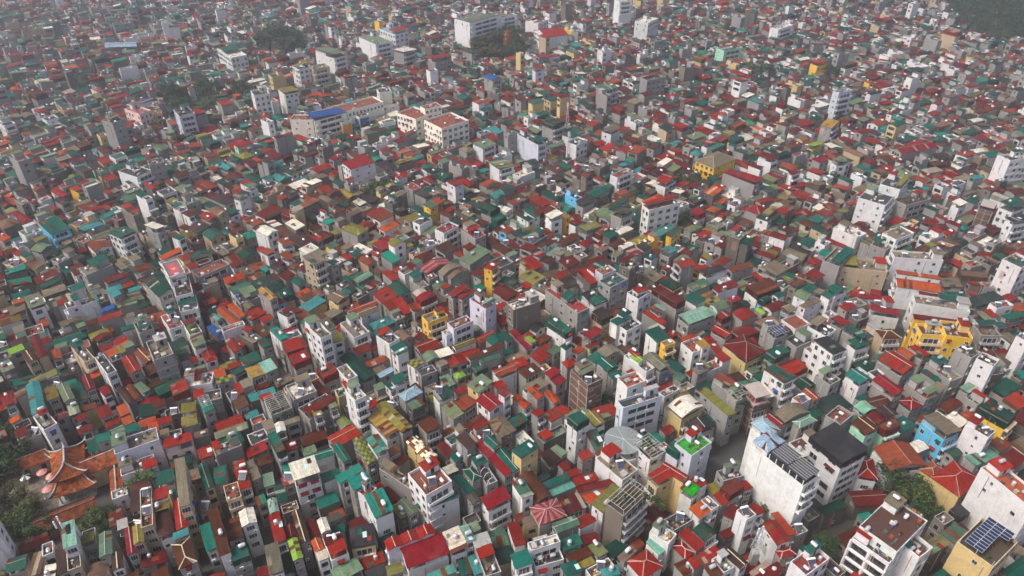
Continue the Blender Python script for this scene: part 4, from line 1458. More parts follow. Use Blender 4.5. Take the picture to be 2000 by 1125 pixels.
        if lod < 2 and typ == 's' and L > 5 and W > 3:
            for _ in range(rng.choice((0, 0, 1, 1, 2))):
                fi = rng.randrange(max(1, len(mb.f) - 6)); fa = mb.f[fi]
                if len(fa) != 4: continue
                k = [mb.v[i] for i in fa]
                t0 = rng.uniform(0, .6); t1 = t0 + rng.uniform(.2, .4)
                up = Vector((0, 0, .03))
                q = [tuple(Vector(lerp3(k[0], k[3], t0)) + up), tuple(Vector(lerp3(k[1], k[2], t0)) + up), tuple(Vector(lerp3(k[1], k[2], t1)) + up), tuple(Vector(lerp3(k[0], k[3], t1)) + up)]
                pm = MB(); pc = jit(ROOF[rng.choice('RDGBNNLTK')], rng, .2)
                pm.face(q, pc, 'roof', [(0, 0), (1, 0), (1, 1), (0, 1)]); skirt(pm, q, pc, .03)
                sink.part('patch_sheet', pm, F, ro)
        if lod == 0 and not flags.count('t') and typ == 's' and rng.random() < .28:
            sink.inst(rng.choice(('tank_steel', 'tank_white', 'tank_upright')), F, rng.uniform(-hx * .6, hx * .6), rng.uniform(-hy * .5, hy * .5), h + .3, rng.choice((0, 1.57)))
        if raised:
            pb = MB()
            for a in (-hx + .12, hx - .12):
                for b in (-hy + .12, hy - .12):
                    pb.box(a - .07, a + .07, b - .07, b + .07, wtop, h + .1, (.32, .31, .29), 'paint')
            if bl > 7:
                for b in (-hy + .12, hy - .12): pb.box(-.07, .07, b - .07, b + .07, wtop, h + .1, (.32, .31, .29), 'paint')
            sink.part('post', pb, F)
            if rng.random() < .55:       # room at the back of the roof storey
                rm = MB(); s = -sx
                a, b = (-hx + .2, -hx + bl * .55) if s < 0 else (hx - bl * .55, hx - .2)
                rm.box(a, b, -hy + .2, hy - .2, wtop, h - .12, mixv(wc, (.45, .43, .4), .4), 'wall')
                sink.part('roof_room', rm, F)
        if flags.count('t') + flags.count('s') and typ == 's':
            zz = rtop + .1
            for c_ in flags:
                if c_ == 't': sink.inst(rng.choice(('tank_steel', 'tank_white')), F, rng.uniform(-hx * .6, hx * .6), rng.uniform(-hy * .6, hy * .6), h + .25, rng.choice((0, 1.57)))
                if c_ == 's': sink.inst('solar', F, rng.uniform(-hx * .5, hx * .5), rng.uniform(-hy * .4, hy * .4), h + .25, -F[4])
    else:
        # bulkhead over the stair, small canopy, clutter
        x0, x1, y0, y1 = -hx + .25, hx - .25, -hy + .25, hy - .25
        if (bl > 7.5 or rng.random() < .4) and wcode != 'o' and not set('vlS') & set(flags) and bw > 3.2:
            bb = MB()
            bx_l = min(3.4, bl * .34); bw_ = min(4.2, bw * rng.choice((.55, .75, .97)))
            s = -sx
            a, b = (-hx + .2, -hx + .2 + bx_l) if s < 0 else (hx - .2 - bx_l, hx - .2)
            yy = -sy * (bw / 2 - bw_ / 2 - .18) if bw - bw_ > .5 else 0
            bh = rng.uniform(2.3, 2.9)
            bb.box(a, b, yy - bw_ / 2 + .02, yy + bw_ / 2 - .02, h - .01, h + bh, mixv(wc, (.7, .69, .66), .25), 'wall', top=((.2, .19, .17), 'floor'))
            e = .25
            bb.box(a - e, b + e, yy - bw_ / 2 - e, yy + bw_ / 2 + e, h + bh, h + bh + .16, jit(rng.choice((ROOF['G'], ROOF['R'], ROOF['N'], ROOF['L'], (.35, .34, .32))), rng, .15), 'roof', bottom=True)
            bo = sink.part('stair_room', bb, F)
            if lod == 0:
                s2 = 0 if -s > 0 else 1
                sink.inst('brown', F, b + .004 if s < 0 else a - .004, yy, h + 1.1, math.pi / 2 if s < 0 else -math.pi / 2, (1.0, 1, 2.0))
                if rng.random() < .6: sink.inst('tank_steel', F, (a + b) / 2, yy, h + bh + .16, rng.choice((0, 1.57)))
            if s < 0: x0 = b + .3
            else: x1 = a - .3
        if rng.random() < .38 and x1 - x0 > 4 and lod < 2 and wcode != 'o' and not set('vlSpQo') & set(flags) and code not in 'QV':
            cb = MB()
            cl_ = (x1 - x0) * rng.uniform(.35, .55)
            a, b = (x1 - cl_, x1) if rng.random() < .5 else (x0, x0 + cl_)
            ch = h + 2.35
            cc = jit(ROOF[rng.choice('GGRRDLNY')], rng, .1)
            r2 = MB()
            A, B, C_, D_ = (a - .2, y0 - .2, ch), (b + .2, y0 - .2, ch), (b + .2, y1 + .2, ch + .35), (a - .2, y1 + .2, ch + .35)
            sheets(r2, A, B, C_, D_, 'G', cc, rng, .3)
            skirt(r2, [A, B, C_, D_], tuple(q * .7 for q in cc))
            for xx in (a + .1, b - .1):
                for yy, zt in ((y0 + .1, ch), (y1 - .1, ch + .3)):
                    r2.box(xx - .05, xx + .05, yy - .05, yy + .05, h, zt, (.3, .3, .3), 'paint')
            sink.part('terrace_canopy', r2, F)
            if a - x0 > x1 - b: x1 = a
            else: x0 = b
        if code == 'V' or 'p' in flags:
            for _ in range(int(L * W * .14) if lod == 0 else 6):
                sink.inst(rng.choice(('shrub1', 'shrub2')), F, rng.uniform(-hx + .4, hx - .4), rng.uniform(-hy + .4, hy - .4), h, rng.uniform(0, 6), (1.3, 1.3, 1.2))
        if not set('vlS') & set(flags):
            clutter(sink, F, x0, x1, y0, y1, h, rng, flags, lod)
    # --- openings
    zb = wtop
    zmin = max(0.5, wtop - (13.5 if lod == 0 else 8))
    if lod < 2 or rng.random() < .75:
        if 'o' in flags and typ == 's':
            facade(sink, F, fy, bl, bw, zb - .2, zmin - 4, wc, rng, 'office', lod, 30)
            facade(sink, F, fx, bl, bw, zb - .2, zmin - 4, wc, rng, 'band', lod, 6)
        elif 'h' in flags:
            facade(sink, F, fy, bl, bw, zb - .2, max(.5, zmin - 4), wc, rng, 'bays', lod, 40, acs=False)
            facade(sink, F, fx, bl, bw, zb - .2, zmin, wc, rng, 'small', lod, 8)
        else:
            st = 'balcony' if 'y' in flags else 'triple' if 'w' in flags else rng.choice(('grid', 'grid', 'band', 'balcony', 'small', 'triple'))
            if wcode == 'd' : st = 'small'
            facade(sink, F, fx, bl, bw, zb, zmin if 'y' in flags or 'n' in flags else max(zmin, wtop - 10), wc, rng, st, lod, 12 if lod == 0 else 5)
            if 'n' in flags:
                facade(sink, F, fy, bl, bw, zb, zmin, wc, rng, 'grid' if flags.count('n') > 1 or 'w' in flags or 'y' in flags else 'small', lod, 18, acs=False)
            elif rng.random() < .4 and lod < 2:
                facade(sink, F, fy, bl, bw, zb, max(zmin, wtop - 7), wc, rng, 'small', lod, 3, acs=False)
    specials(sink, F, L, W, h, typ, code, wc, flags, rng, sx, sy, fx, fy)
def specials(sink, F, L, W, h, typ, code, wc, flags, rng, sx, sy, fx, fy):
    hx, hy = L / 2, W / 2
    if 'p' in flags:        # timber pergola over the terrace
        pm = MB()
        zc = h + 2.4
        n = max(3, int(L / .9))
        for i in range(n + 1):
            x = -hx + .2 + (L - .4) * i / n
            pm.box(x - .05, x + .05, -hy + .1, hy - .1, zc, zc + .1, (.42, .40, .35), 'paint', bottom=True)
        for y in (-hy + .2, 0, hy - .2):
            pm.box(-hx + .1, hx - .1, y - .05, y + .05, zc - .1, zc, (.38, .36, .32), 'paint', bottom=True)
            for x in (-hx + .2, hx - .2): pm.box(x - .06, x + .06, y - .06, y + .06, h, zc - .1, (.38, .36, .32), 'paint')
        sink.part('pergola', pm, F)
        if code == 'V':
            lm = MB()
            for _ in range(12):
                leaf_cloud(lm, rng, (rng.uniform(-hx, hx) * .8, rng.uniform(-hy, hy) * .8, h + rng.uniform(.4, 2.4)), rng.uniform(.6, 1.1), 40, .22, GREENS)
            if sx > 0: xs = hx
            else: xs = -hx
            for k in range(10):
                leaf_cloud(lm, rng, (xs, rng.uniform(-hy, hy), h + .3 - rng.uniform(0, 2.0)), .6, 30, .2, GREENS)
            sink.part('foliage', lm, F)
    if 'o' in flags and typ == 'f':      # white hoops
        for k in range(5):
            hm = MB(); x = -hx + .6 + (L - 1.2) * k / 4
            pts = [(x, -hy * .8 * math.cos(math.pi * i / 8), h + 2.4 * math.sin(math.pi * i / 8)) for i in range(9)]
            for a, b in zip(pts, pts[1:]): hm.bar(a, b, .07, (.75, .75, .72), 'paint', 5)
            sink.part('hoop', hm, F)
    if 'v' in flags:        # photovoltaic rows on a raised frame
        z = h + 2.4
        fm = MB()
        for x in (-hx + .4, 0, hx - .4):
            for y in (-hy + .4, hy - .4): fm.box(x - .06, x + .06, y - .06, y + .06, h, z, (.4, .4, .4), 'paint')
        sink.part('panel_frame', fm, F)
        nx_, ny_ = max(2, int((L - .3) / 2.02)), max(2, int((W - .3) / 1.06))
        pm_ = MB(); pm_.box(0, 1.98, 0, 1.02, 0, .05, (.55, .55, .56), 'paint', bottom=True)
        pm_.face([(.04, .04, .056), (1.94, .04, .056), (1.94, .98, .056), (.04, .98, .056)], (.02, .03, .08), 'cells')
        me = make_mesh('solar_panel', pm_) if sink.near else None
        for i in range(nx_):
            for j in range(ny_):
                x, y = -nx_ * 1.01 + i * 2.02, -ny_ * .53 + j * 1.06
                if 'n' in flags and ((x + 1) * sx > .5 and (y + .5) * sy > -hy * .3): continue
                if sink.near:
                    c, s = F[2], F[3]
                    link('solar_panel', me, sink.root, (F[0] - sink.base[0] + x * c - y * s, F[1] - sink.base[1] + x * s + y * c, z + .1 + .09 * y), F[4]).rotation_euler = (.09, 0, F[4])
    if 'l' in flags:        # dark louvred canopy over the long roof terrace, open sides with columns
        z = h + 2.7
        for k in range(2):
            a, b = (-hx * .30 + k * hx * .62, -hx * .30 + (k + 1) * hx * .62 + k * hx * .05)
            zz = z - k * .5
            cm = MB()
            for i in range(7):
                y = -hy + W * (i + .5) / 7
                cm.box(a, b, y - W / 14 + .05, y + W / 14 - .05, zz, zz + .1, (.035, .037, .042), 'paint', bottom=True)
                cm.box(a, b, y + W / 14 - .05, y + W / 14 + .03, zz + .004, zz + .14, (.6, .6, .58), 'paint', bottom=True)
            sink.part('slatted_canopy', cm, F)
        for k in range(6):
            x = -hx * .30 + k * hx * .25
            for y in (-hy + .12, hy - .12):
                pm = MB(); pm.box(x - .1, x + .1, y - .1, y + .1, h, z - .5, (.7, .69, .66), 'paint'); sink.part('column', pm, F)
    if 'S' in flags:        # painted flag on the top terrace: pink field, five-pointed star
        a, b, zt = -hx + 1.6, hx - 1.0, h + .012
        fm = MB(); fm.box(a, b, -hy + 1.3, hy - 1.3, zt, zt + .05, lin((226, 84, 122), .62), 'floor'); fo = sink.part('flag_terrace', fm, F)
        sm = MB(); cx, cy = 0, 0; r = min(b - a, W - 2.6) * .42
        pts = [(cx + (r if k % 2 == 0 else r * .4) * math.cos(math.pi / 5 * k), cy + (r if k % 2 == 0 else r * .4) * math.sin(math.pi / 5 * k)) for k in range(10)]
        for k in range(10):
            p, q = pts[k], pts[(k + 1) % 10]
            sm.face([(cx, cy, zt + .06), (p[0], p[1], zt + .06), (q[0], q[1], zt + .06)], lin((240, 160, 30), .8), 'paint')
        sink.part('star', sm, F, fo)
    if '1' in flags or '2' in flags:
        sm = MB(); c = lin((248, 158, 30)) if '1' in flags else lin((28, 84, 138))
        y0 = hy + .02 if sy > 0 else -hy - .08
        x0 = hx + .02 if sx > 0 else -hx - .08
        sm.box(-hx + .5, hx - .5, y0, y0 + .06, 1.5, h - 1.0, c, 'paint', bottom=True)
        sm.box(x0, x0 + .06, -hy + .5, hy - .5, 1.5, h - 1.0, c, 'paint', bottom=True)
        sink.part('shutter', sm, F)
    if 'a' in flags:
        for k in range(4):
            am = MB(); x = hx if sx > 0 else -hx; s = sx
            y = -hy * .45 + (k % 2) * hy * .9; z = h - 2.2 - (k // 2) * 3.3 + 1.4
            am.face([(x + s * .02, y - 1.1, z), (x + s * .9, y - 1.1, z - .5), (x + s * .9, y + 1.1, z - .5), (x + s * .02, y + 1.1, z)], ROOF['D'], 'roof')
            am.face([(x + s * .9, y - 1.1, z - .5), (x + s * .9, y - 1.1, z - .65), (x + s * .9, y + 1.1, z - .65), (x + s * .9, y + 1.1, z - .5)], ROOF['D'], 'roof')
            sink.part('awning', am, F)

# ------------------------------------------------------------------ ground
gm = bpy.data.meshes.new('ground')
GS = 1500.0
gm.from_pydata([(-GS, -400, 0), (GS, -400, 0), (GS, 2200, 0), (-GS, 2200, 0)], [], [(0, 1, 2, 3)])
gm.materials.append(MATS['ground'])
tag(link('ground', gm), kind='structure')

# ------------------------------------------------------------------ read the survey of the buildings
def footprint(p, ox, oy, zm, h):
    """three eave corners in photograph pixels -> centre, axis, length, width on the ground plan"""
    a, b, c = [unproject(ox + p[i] / zm, oy + p[i + 1] / zm, h) for i in (0, 2, 4)]
    u = b - a; v = c - b
    if u.length < 1e-3 or v.length < 1e-3: return None
    au, av = math.atan2(u.y, u.x), math.atan2(v.y, v.x)
    d = (av - au + math.pi) % (2 * math.pi) - math.pi
    sgn = 1 if d > 0 else -1
    fix = (abs(d) - math.pi / 2) / 2 * sgn          # share the error of the right angle between both edges
    ang = au + fix
    cen = (a + c) / 2
    cu, cv = Vector((math.cos(ang), math.sin(ang))), Vector((-math.sin(ang), math.cos(ang)))
    L = max(2.4, abs(u.dot(cu))); W = max(2.4, abs(v.dot(cv)))
    return cen, ang, L, W
THINGS = []
def parse(text):
    ox = oy = 0.0; zm = 1.0
    for line in text.strip().splitlines():
        line = line.strip()
        if not line: continue
        if line[0] == '@':
            ox, oy, zm = (float(t) for t in line[1:].split()); continue
        plus = line[0] == '+'
        body, _, lm = line.lstrip('+').partition('#')
        tk = body.split()
        fp = footprint([float(t) for t in tk[:6]], ox, oy, zm, float(tk[6]))
        if fp is None: continue
        cen, ang, L, W = fp
        vol = dict(c=cen, a=ang, L=L, W=W, h=float(tk[6]), t=tk[7][0], rc=tk[7][1], w=tk[8], fl=tk[9] if len(tk) > 9 else '')
        if plus: THINGS[-1]['vols'].append(vol)
        else: THINGS.append(dict(vols=[vol], lm=lm.strip()))
parse(SURVEY)
for i, t in enumerate(THINGS):
    v = t['vols'][0]
    t['i'] = i
    t['c'] = v['c']; t['h'] = v['h']
    px, py, dep = project(v['c'].x, v['c'].y, v['h'])
    t['px'], t['py'], t['dep'] = px, py, dep
    t['size'] = sum(q['L'] * q['W'] * .6 + q['h'] * max(q['L'], q['W']) * .25 for q in t['vols']) / dep ** 2
    t['tall'] = v['h'] >= 14.5

# ------------------------------------------------------------------ occupancy of the plan (1 m cells)
GX0, GY0, GNX, GNY = -680, 40, 1360, 920
OCC = np.zeros((GNX, GNY), dtype=bool)
def rect_cells(cx, cy, ang, L, W, step=.7):
    c, s = math.cos(ang), math.sin(ang)
    nx, ny = max(2, int(L / step) + 1), max(2, int(W / step) + 1)
    xs = np.linspace(-L / 2, L / 2, nx)[:, None]; ys = np.linspace(-W / 2, W / 2, ny)[None, :]
    X = cx + xs * c - ys * s; Y = cy + xs * s + ys * c
    return (X - GX0).astype(int).ravel().clip(0, GNX - 1), (Y - GY0).astype(int).ravel().clip(0, GNY - 1)
def occupy(cx, cy, ang, L, W):
    i, j = rect_cells(cx, cy, ang, L, W); OCC[i, j] = True
def taken(cx, cy, ang, L, W):
    i, j = rect_cells(cx, cy, ang, L, W, 1.0)
    return OCC[i, j].mean()
for t in THINGS:
    for v in t['vols']:
        occupy(v['c'].x, v['c'].y, v['a'], max(1, v['L'] - .8), max(1, v['W'] - .8))

# ------------------------------------------------------------------ streets
def road(name, pix, width):
    pts = [unproject(x, y, 0) for x, y in pix]
    vs, fs = [], []
    for k, p in enumerate(pts):
        d = (pts[min(k + 1, len(pts) - 1)] - pts[max(k - 1, 0)]).normalized()
        n = Vector((-d.y, d.x)) * width / 2
        vs += [(p.x - n.x, p.y - n.y, .004), (p.x + n.x, p.y + n.y, .004)]
        if k: fs.append((2 * k - 2, 2 * k - 1, 2 * k + 1, 2 * k))
    me = bpy.data.meshes.new(name); me.from_pydata(vs, [], fs); me.materials.append(MATS['road'])
    tag(link(name, me), kind='structure')
    for a, b in zip(pts, pts[1:]):
        d = b - a
        occupy(*((a + b) / 2), math.atan2(d.y, d.x), d.length + 1, width - .5)
m, nt, b = new_mat('road_asphalt')
rn = noise(nt, world_pos(nt), .5, 5, .6)
nt.links.new(mixc(nt, rn.outputs[0], (.030, .028, .026), (.075, .070, .064)), b.inputs['Base Color'])
b.inputs['Roughness'].default_value = .9
MATS['road'] = m
road('road', [(1300, 1010), (1345, 970), (1400, 925), (1480, 860), (1560, 800), (1640, 745)], 6.0)
road('road', [(1742, 760), (1768, 690), (1762, 630), (1752, 570), (1738, 520)], 6.0)
road('road', [(1575, 1010), (1600, 985), (1640, 1010), (1700, 960)], 7.0)
m, nt, b = new_mat('courtyard_paving')
rn = noise(nt, world_pos(nt), .8, 6, .7)
nt.links.new(mixc(nt, ramp(nt, rn.outputs[0], .35, .65, 0, 1), (.06, .05, .04), (.22, .185, .14)), b.inputs['Base Color'])
b.inputs['Roughness'].default_value = .95
MATS['court'] = m
cy_pts = [unproject(x, y, 0) for x, y in ((10, 940), (100, 915), (125, 985), (60, 1015), (20, 990))]
me = bpy.data.meshes.new('courtyard'); me.from_pydata([(p.x, p.y, .008) for p in cy_pts], [], [tuple(range(5))]); me.materials.append(MATS['court'])
tag(link('courtyard', me), kind='structure')
for x, y in ((30, 940), (60, 935), (90, 940), (50, 960), (80, 965), (100, 960), (60, 985), (30, 970), (100, 985), (15, 955)):
    p = unproject(x, y, 0); occupy(p.x, p.y, 0, 8, 8)

# ------------------------------------------------------------------ trees
def tree_mesh(seed, height, crown_r, trunk_r, n_clump, leaves, size, cols):
    rng = random.Random(seed)
    tr, cr = MB(), MB()
    top = height * .62
    tr.loft([(0, 0, 0), (.1, .05, height * .25), (.0, .15, height * .45), (.1, .1, top)], [trunk_r * 1.3, trunk_r, trunk_r * .75, trunk_r * .3], (.1, .08, .06), 'bark', 7)
    for k in range(n_clump):
        a = rng.uniform(0, 6.283); rr = crown_r * math.sqrt(rng.random()) * .82
        z = height * rng.uniform(.42, .90) - rr * .12 * height / crown_r * .3
        p = (rr * math.cos(a), rr * math.sin(a), z)
        if k < 8: tr.bar((0, .1, height * rng.uniform(.28, .48)), (p[0] * .8, p[1] * .8, p[2] * .93), trunk_r * .32, (.1, .08, .06), 'bark', 5)
        leaf_cloud(cr, rng, p, crown_r * rng.uniform(.24, .42), leaves, size, [jit(c, rng, .3) for c in cols], rng.uniform(.6, .85))
    return tr, cr
TREE_COLS = [[(.030, .062, .018), (.045, .085, .022), (.022, .046, .018)], [(.055, .080, .020), (.075, .095, .022), (.040, .060, .018)], [(.070, .070, .018), (.085, .062, .016), (.050, .060, .016)]]
TREES = []
for s in range(5):
    tr, cr = tree_mesh(40 + s, 9.0, 4.2, .28, 24, 95, .26, TREE_COLS[s % 3] if s < 4 else TREE_COLS[0])
    TREES.append((make_mesh('trunk', tr), make_mesh('crown', cr)))
def palm():
    rng = random.Random(5)
    tr, cr = MB(), MB()
    tr.loft([(0, 0, 0), (.15, 0, 3), (.1, .1, 6.5)], [.2, .14, .11], (.1, .08, .06), 'bark', 7)
    for k in range(13):
        a = k * 2.4; el = rng.uniform(.1, 1.0)
        p = Vector((.1, .1, 6.5)); d = Vector((math.cos(a) * math.cos(el), math.sin(a) * math.cos(el), math.sin(el)))
        side = Vector((-math.sin(a), math.cos(a), 0))
        for j in range(6):
            q = p + d * .42
            w0, w1 = .34 * (1 - j / 7), .34 * (1 - (j + 1) / 7)
            for sg in (-1, 1):
                cr.face([tuple(p), tuple(q), tuple(q + side * sg * w1 - Vector((0, 0, .14))), tuple(p + side * sg * w0 - Vector((0, 0, .14)))], jit((.05, .09, .02), rng, .3), 'leaf')
            p = q; d = (d + Vector((0, 0, -.24))).normalized()
    return make_mesh('trunk', tr), make_mesh('crown', cr)
PALM = palm()
def plant_tree(px, py, h, r, label, k=0, group=None, z=0.0):
    """pixel of the crown's middle, total height and crown radius in metres"""
    p = unproject(px, py, z + h * .65)
    e = link('tree', None, None, (p.x, p.y, z), (px * 7.3) % 6.28, (r / 4.2, r / 4.2, h / 9.0))
    link('trunk', TREES[k][0], e); link('crown', TREES[k][1], e)
    tag(e, label, 'tree', group)
    if z == 0: occupy(p.x, p.y, 0, r * (1.2 if py > 300 else 1.8), r * (1.2 if py > 300 else 1.8))
    if z == 0 and py < 230: occupy(p.x, p.y - r * 1.3, 0, r * 1.6, r)
    return p
def plant_palm(px, py, h, label, group=None):
    p = unproject(px, py, h)
    e = link('palm_tree', None, None, (p.x, p.y, 0), px % 6.28, (1.15, 1.15, h / 6.6))
    link('trunk', PALM[0], e); link('crown', PALM[1], e)
    tag(e, label, 'palm tree', group)
TG = 'trees standing in gaps between the houses'
for a in ((14, 890, 11, 6.0, 'tall dark tree at the frame edge behind the temple wall', 0), (24, 968, 8, 4.8, 'yellowing bushy tree at the corner of the temple courtyard', 2),
          (42, 1000, 8, 5.0, 'green tree directly below the courtyard, nearest the red roofs', 1), (16, 1022, 9, 5.4, 'dark green tree lowest at the frame edge below the courtyard', 0),
          (66, 1032, 8, 4.6, 'dense tree between courtyard gate and antenna mast', 3), (178, 1016, 7, 4.6, 'round green tree in front of the brown temple gallery', 1),
          (206, 1010, 7, 4.0, 'bright green tree beside the blue tarpaulin by the gallery', 3), (1755, 928, 11, 6.0, 'big dark tree beside the villa with broad red roof', 0),
          (1790, 965, 10, 5.6, 'bushy green tree in front of the red villa garden', 1), (1812, 985, 9, 5.0, 'tree between red villa and white hotel terrace', 0),
          (1714, 976, 6, 4.0, 'low olive tree leaning over the red workshop roof', 2), (1612, 1064, 7, 4.2, 'shrubby tree among shacks in front of white hotel', 0),
          (1483, 975, 9, 4.4, 'dark tree squeezed against the white slatted canopy tower', 0), (1488, 706, 10, 4.4, 'yellow green tree beside the white balcony house', 1),
          (1180, 785, 9, 4.2, 'dark tree behind the lavender slab block', 0), (738, 368, 13, 7.0, 'dense dark tree below the white house with red patches', 0),
          (1363, 356, 11, 7.5, 'broad dark tree directly in front of the yellow school', 0), (1336, 352, 10, 6.0, 'dark tree at the corner of the yellow school', 4),
          (1335, 430, 11, 5.0, 'dark round tree beside the wide white block', 0), (1638, 352, 10, 6.5, 'dark spreading tree near the notched white block', 4),
          (1560, 330, 9, 5.5, 'tree behind the grey block with long red roof', 1), (128, 492, 11, 5.0, 'bushy tree right below the blue house', 0),
          (200, 512, 11, 6.5, 'wide dark tree in front of the red gabled house', 4), (10, 835, 8, 5.0, 'dark tree at the frame edge above the temple', 0),
          (1487, 133, 14, 9, 'far dark tree left of the big crimson roofs', 4), (1622, 135, 14, 8, 'far dark tree right of the big crimson roofs', 0)):
    plant_tree(a[0], a[1], a[2], a[3], a[4], a[5], TG)
FT = 'far trees round the small park'
for a in ((335, 175, 16, 8, 'tallest far park tree left of the lavender tower', 0), (352, 200, 12, 8, 'low far park tree right above the pink house', 4), (403, 165, 17, 9, 'big far park tree between lavender tower and planted tower', 0),
          (470, 168, 16, 7, 'far tree tucked left of the white tower with planted top', 4), (400, 205, 10, 8, 'broad low far tree in front of the park', 1), (160, 158, 12, 8, 'far tree alone in the hazy quarter', 0)):
    plant_tree(a[0], a[1], a[2], a[3], a[4], a[5], FT)
FT = 'far trees round the red pagoda'
for k, a in enumerate(((940, 85, 16, 10, 'dark tree left of the red pagoda, beside the apartment row'), (968, 72, 18, 12, 'tree behind the red pagoda, largest of the grove'), (1000, 60, 18, 12, 'tree right of the apartment row, top of the grove'),
          (1020, 78, 16, 11, 'grove tree nearest the bright red hall roof'), (1000, 95, 13, 10, 'lowest grove tree in front of the pagoda'), (955, 100, 12, 9, 'low grove tree below the small pagoda'))):
    plant_tree(a[0], a[1], a[2], a[3], a[4], (2, 2, 0, 2, 4, 2)[k], FT)
FT = 'far trees in the white haze'
for k, a in enumerate(((522, 68, 20, 13, 'hazy far tree, left one of a tight clump'), (548, 62, 22, 15, 'hazy far tree, tallest of a tight clump'), (572, 76, 18, 13, 'hazy far tree, lowest right of a tight clump'))):
    plant_tree(a[0], a[1], a[2], a[3], a[4], (0, 4, 0)[k], FT)
PG = 'palms between the temple and the houses'
for x, y, h, l in ((255, 945, 8, 'palm with drooping fronds nearest the brown tiled side hall'), (272, 930, 9, 'palm in the middle of the group before the low white house'), (289, 930, 9, 'palm at the outer end of the group by the white house'),
                   (1275, 965, 9, 'palm against the wall of the cream villa'), (1289, 985, 7, 'low palm at the foot of the cream villa'), (1282, 812, 8, 'palm beside the lavender slab block'), (933, 560, 8, 'palm behind the narrow yellow tower')):
    plant_palm(x, y, h, l, PG if x < 400 else None)

# ------------------------------------------------------------------ the temple by the courtyard
TILE = [lin((178, 92, 46), .62), lin((160, 78, 40), .62), lin((192, 108, 60), .62), lin((134, 68, 40), .62)]
STONE = lin((176, 180, 178))
def hip_tier(mb, rng, ox, oy, ix, iy, z0, z1, lift, n=14, m=6):
    """curved tiled skirt between an outer and an inner rectangle (half sizes), corners swept up"""
    cor = [(-1, -1), (1, -1), (1, 1), (-1, 1)]
    for k in range(4):
        a, b = cor[k], cor[(k + 1) % 4]
        grid = []
        for j in range(m + 1):
            t = j / m
            row = []
            for i in range(n + 1):
                s = i / n
                w = abs(2 * s - 1) ** 4 * (1 - t) ** 2
                px = (a[0] + (b[0] - a[0]) * s); py = (a[1] + (b[1] - a[1]) * s)
                fx_, fy_ = ox + (ix - ox) * t, oy + (iy - oy) * t
                row.append((px * (fx_ + .5 * w), py * (fy_ + .5 * w), z0 + (z1 - z0) * t ** 1.35 + lift * w))
            grid.append(row)
        for j in range(m):
            for i in range(n):
                mb.face([grid[j][i], grid[j][i + 1], grid[j + 1][i + 1], grid[j + 1][i]], jit(rng.choice(TILE), rng, .10), 'roof', [(i * .42, j), (i * .42 + .42, j), (i * .42 + .42, j + 1), (i * .42, j + 1)])
        for i in range(n):
            p, q = grid[0][i], grid[0][i + 1]
            mb.face([(p[0], p[1], p[2] - .2), (q[0], q[1], q[2] - .2), q, p], (.16, .07, .05), 'roof')
def hip_lines(ox, oy, ix, iy, z0, z1, lift, m=6):
    out = []
    for a, b in ((-1, -1), (1, -1), (1, 1), (-1, 1)):
        pts = []
        for j in range(m + 1):
            t = j / m; w = (1 - t) ** 2
            pts.append((a * (ox + (ix - ox) * t + .5 * w), b * (oy + (iy - oy) * t + .5 * w), z0 + (z1 - z0) * t ** 1.35 + lift * w + .1))
        p0 = pts[0]
        pts.insert(0, (p0[0] + a * .5, p0[1] + b * .5, p0[2] + .8))
        out.append(pts)
    return out
def tube(mb, pts, r, col, mat):
    for p, q in zip(pts, pts[1:]): mb.bar(p, q, r, col, mat, 6)
def build_temple():
    cen, ang, L, W = footprint((405, 215, 400, 530, 735, 415), 0, 844, 4, 4.6)
    occupy(cen.x, cen.y, ang, L + 3, W + 3)
    s = ThingSink('temple_hall', cen)
    rng = random.Random(9)
    F = (cen.x, cen.y, math.cos(ang), math.sin(ang), ang)
    hx, hy = L / 2, W / 2
    pm = MB(); pm.box(-hx + .6, hx - .6, -hy + .6, hy - .6, 0, .7, (.35, .33, .30), 'floor'); s.part('plinth', pm, F)
    wm = MB(); wm.box(-hx + 2.2, hx - 2.2, -hy + 2.2, hy - 2.2, .7, 5.6, (.42, .36, .28), 'wall'); s.part('wall', wm, F)
    for i in range(5):
        for sg in (-1, 1):
            cm = MB(); y = -hy + 1.5 + (W - 3) * i / 4; x = sg * (hx - 1.3)
            cm.loft([(x, y, .7), (x, y, 4.6)], [.2, .18], (.28, .24, .2), 'wall', 8); s.part('column', cm, F)
    ix, iy = hx * .62, hy * .62
    lo = MB(); hip_tier(lo, rng, hx, hy, ix, iy, 4.6, 7.2, 1.2); r1 = s.part('lower_roof', lo, F)
    for pts in hip_lines(hx, hy, ix, iy, 4.6, 7.2, 1.2):
        m_ = MB(); tube(m_, pts, .2, STONE, 'floor'); s.part('hip_ridge', m_, F, r1)
    cl = MB(); cl.box(-ix + .5, ix - .5, -iy + .5, iy - .5, 6.6, 8.4, (.5, .45, .38), 'wall'); s.part('clerestory', cl, F)
    ux, uy = ix + .9, iy + .9
    up = MB(); hip_tier(up, rng, ux, uy, ux * .55, .12, 8.0, 11.6, 1.3); r2 = s.part('upper_roof', up, F)
    for pts in hip_lines(ux, uy, ux * .55, .12, 8.0, 11.6, 1.3):
        m_ = MB(); tube(m_, pts, .2, STONE, 'floor'); s.part('hip_ridge', m_, F, r2)
    rm = MB(); k = ux * .55
    tube(rm, [(-k - .9, 0, 12.9), (-k - .3, 0, 12.0), (-k * .5, 0, 11.75), (k * .5, 0, 11.75), (k + .3, 0, 12.0), (k + .9, 0, 12.9)], .26, STONE, 'floor')
    s.part('main_ridge', rm, F, r2)
    tag(s.root, 'temple hall with two tiers of upswept tiled roofs beside the courtyard', 'temple')
build_temple()
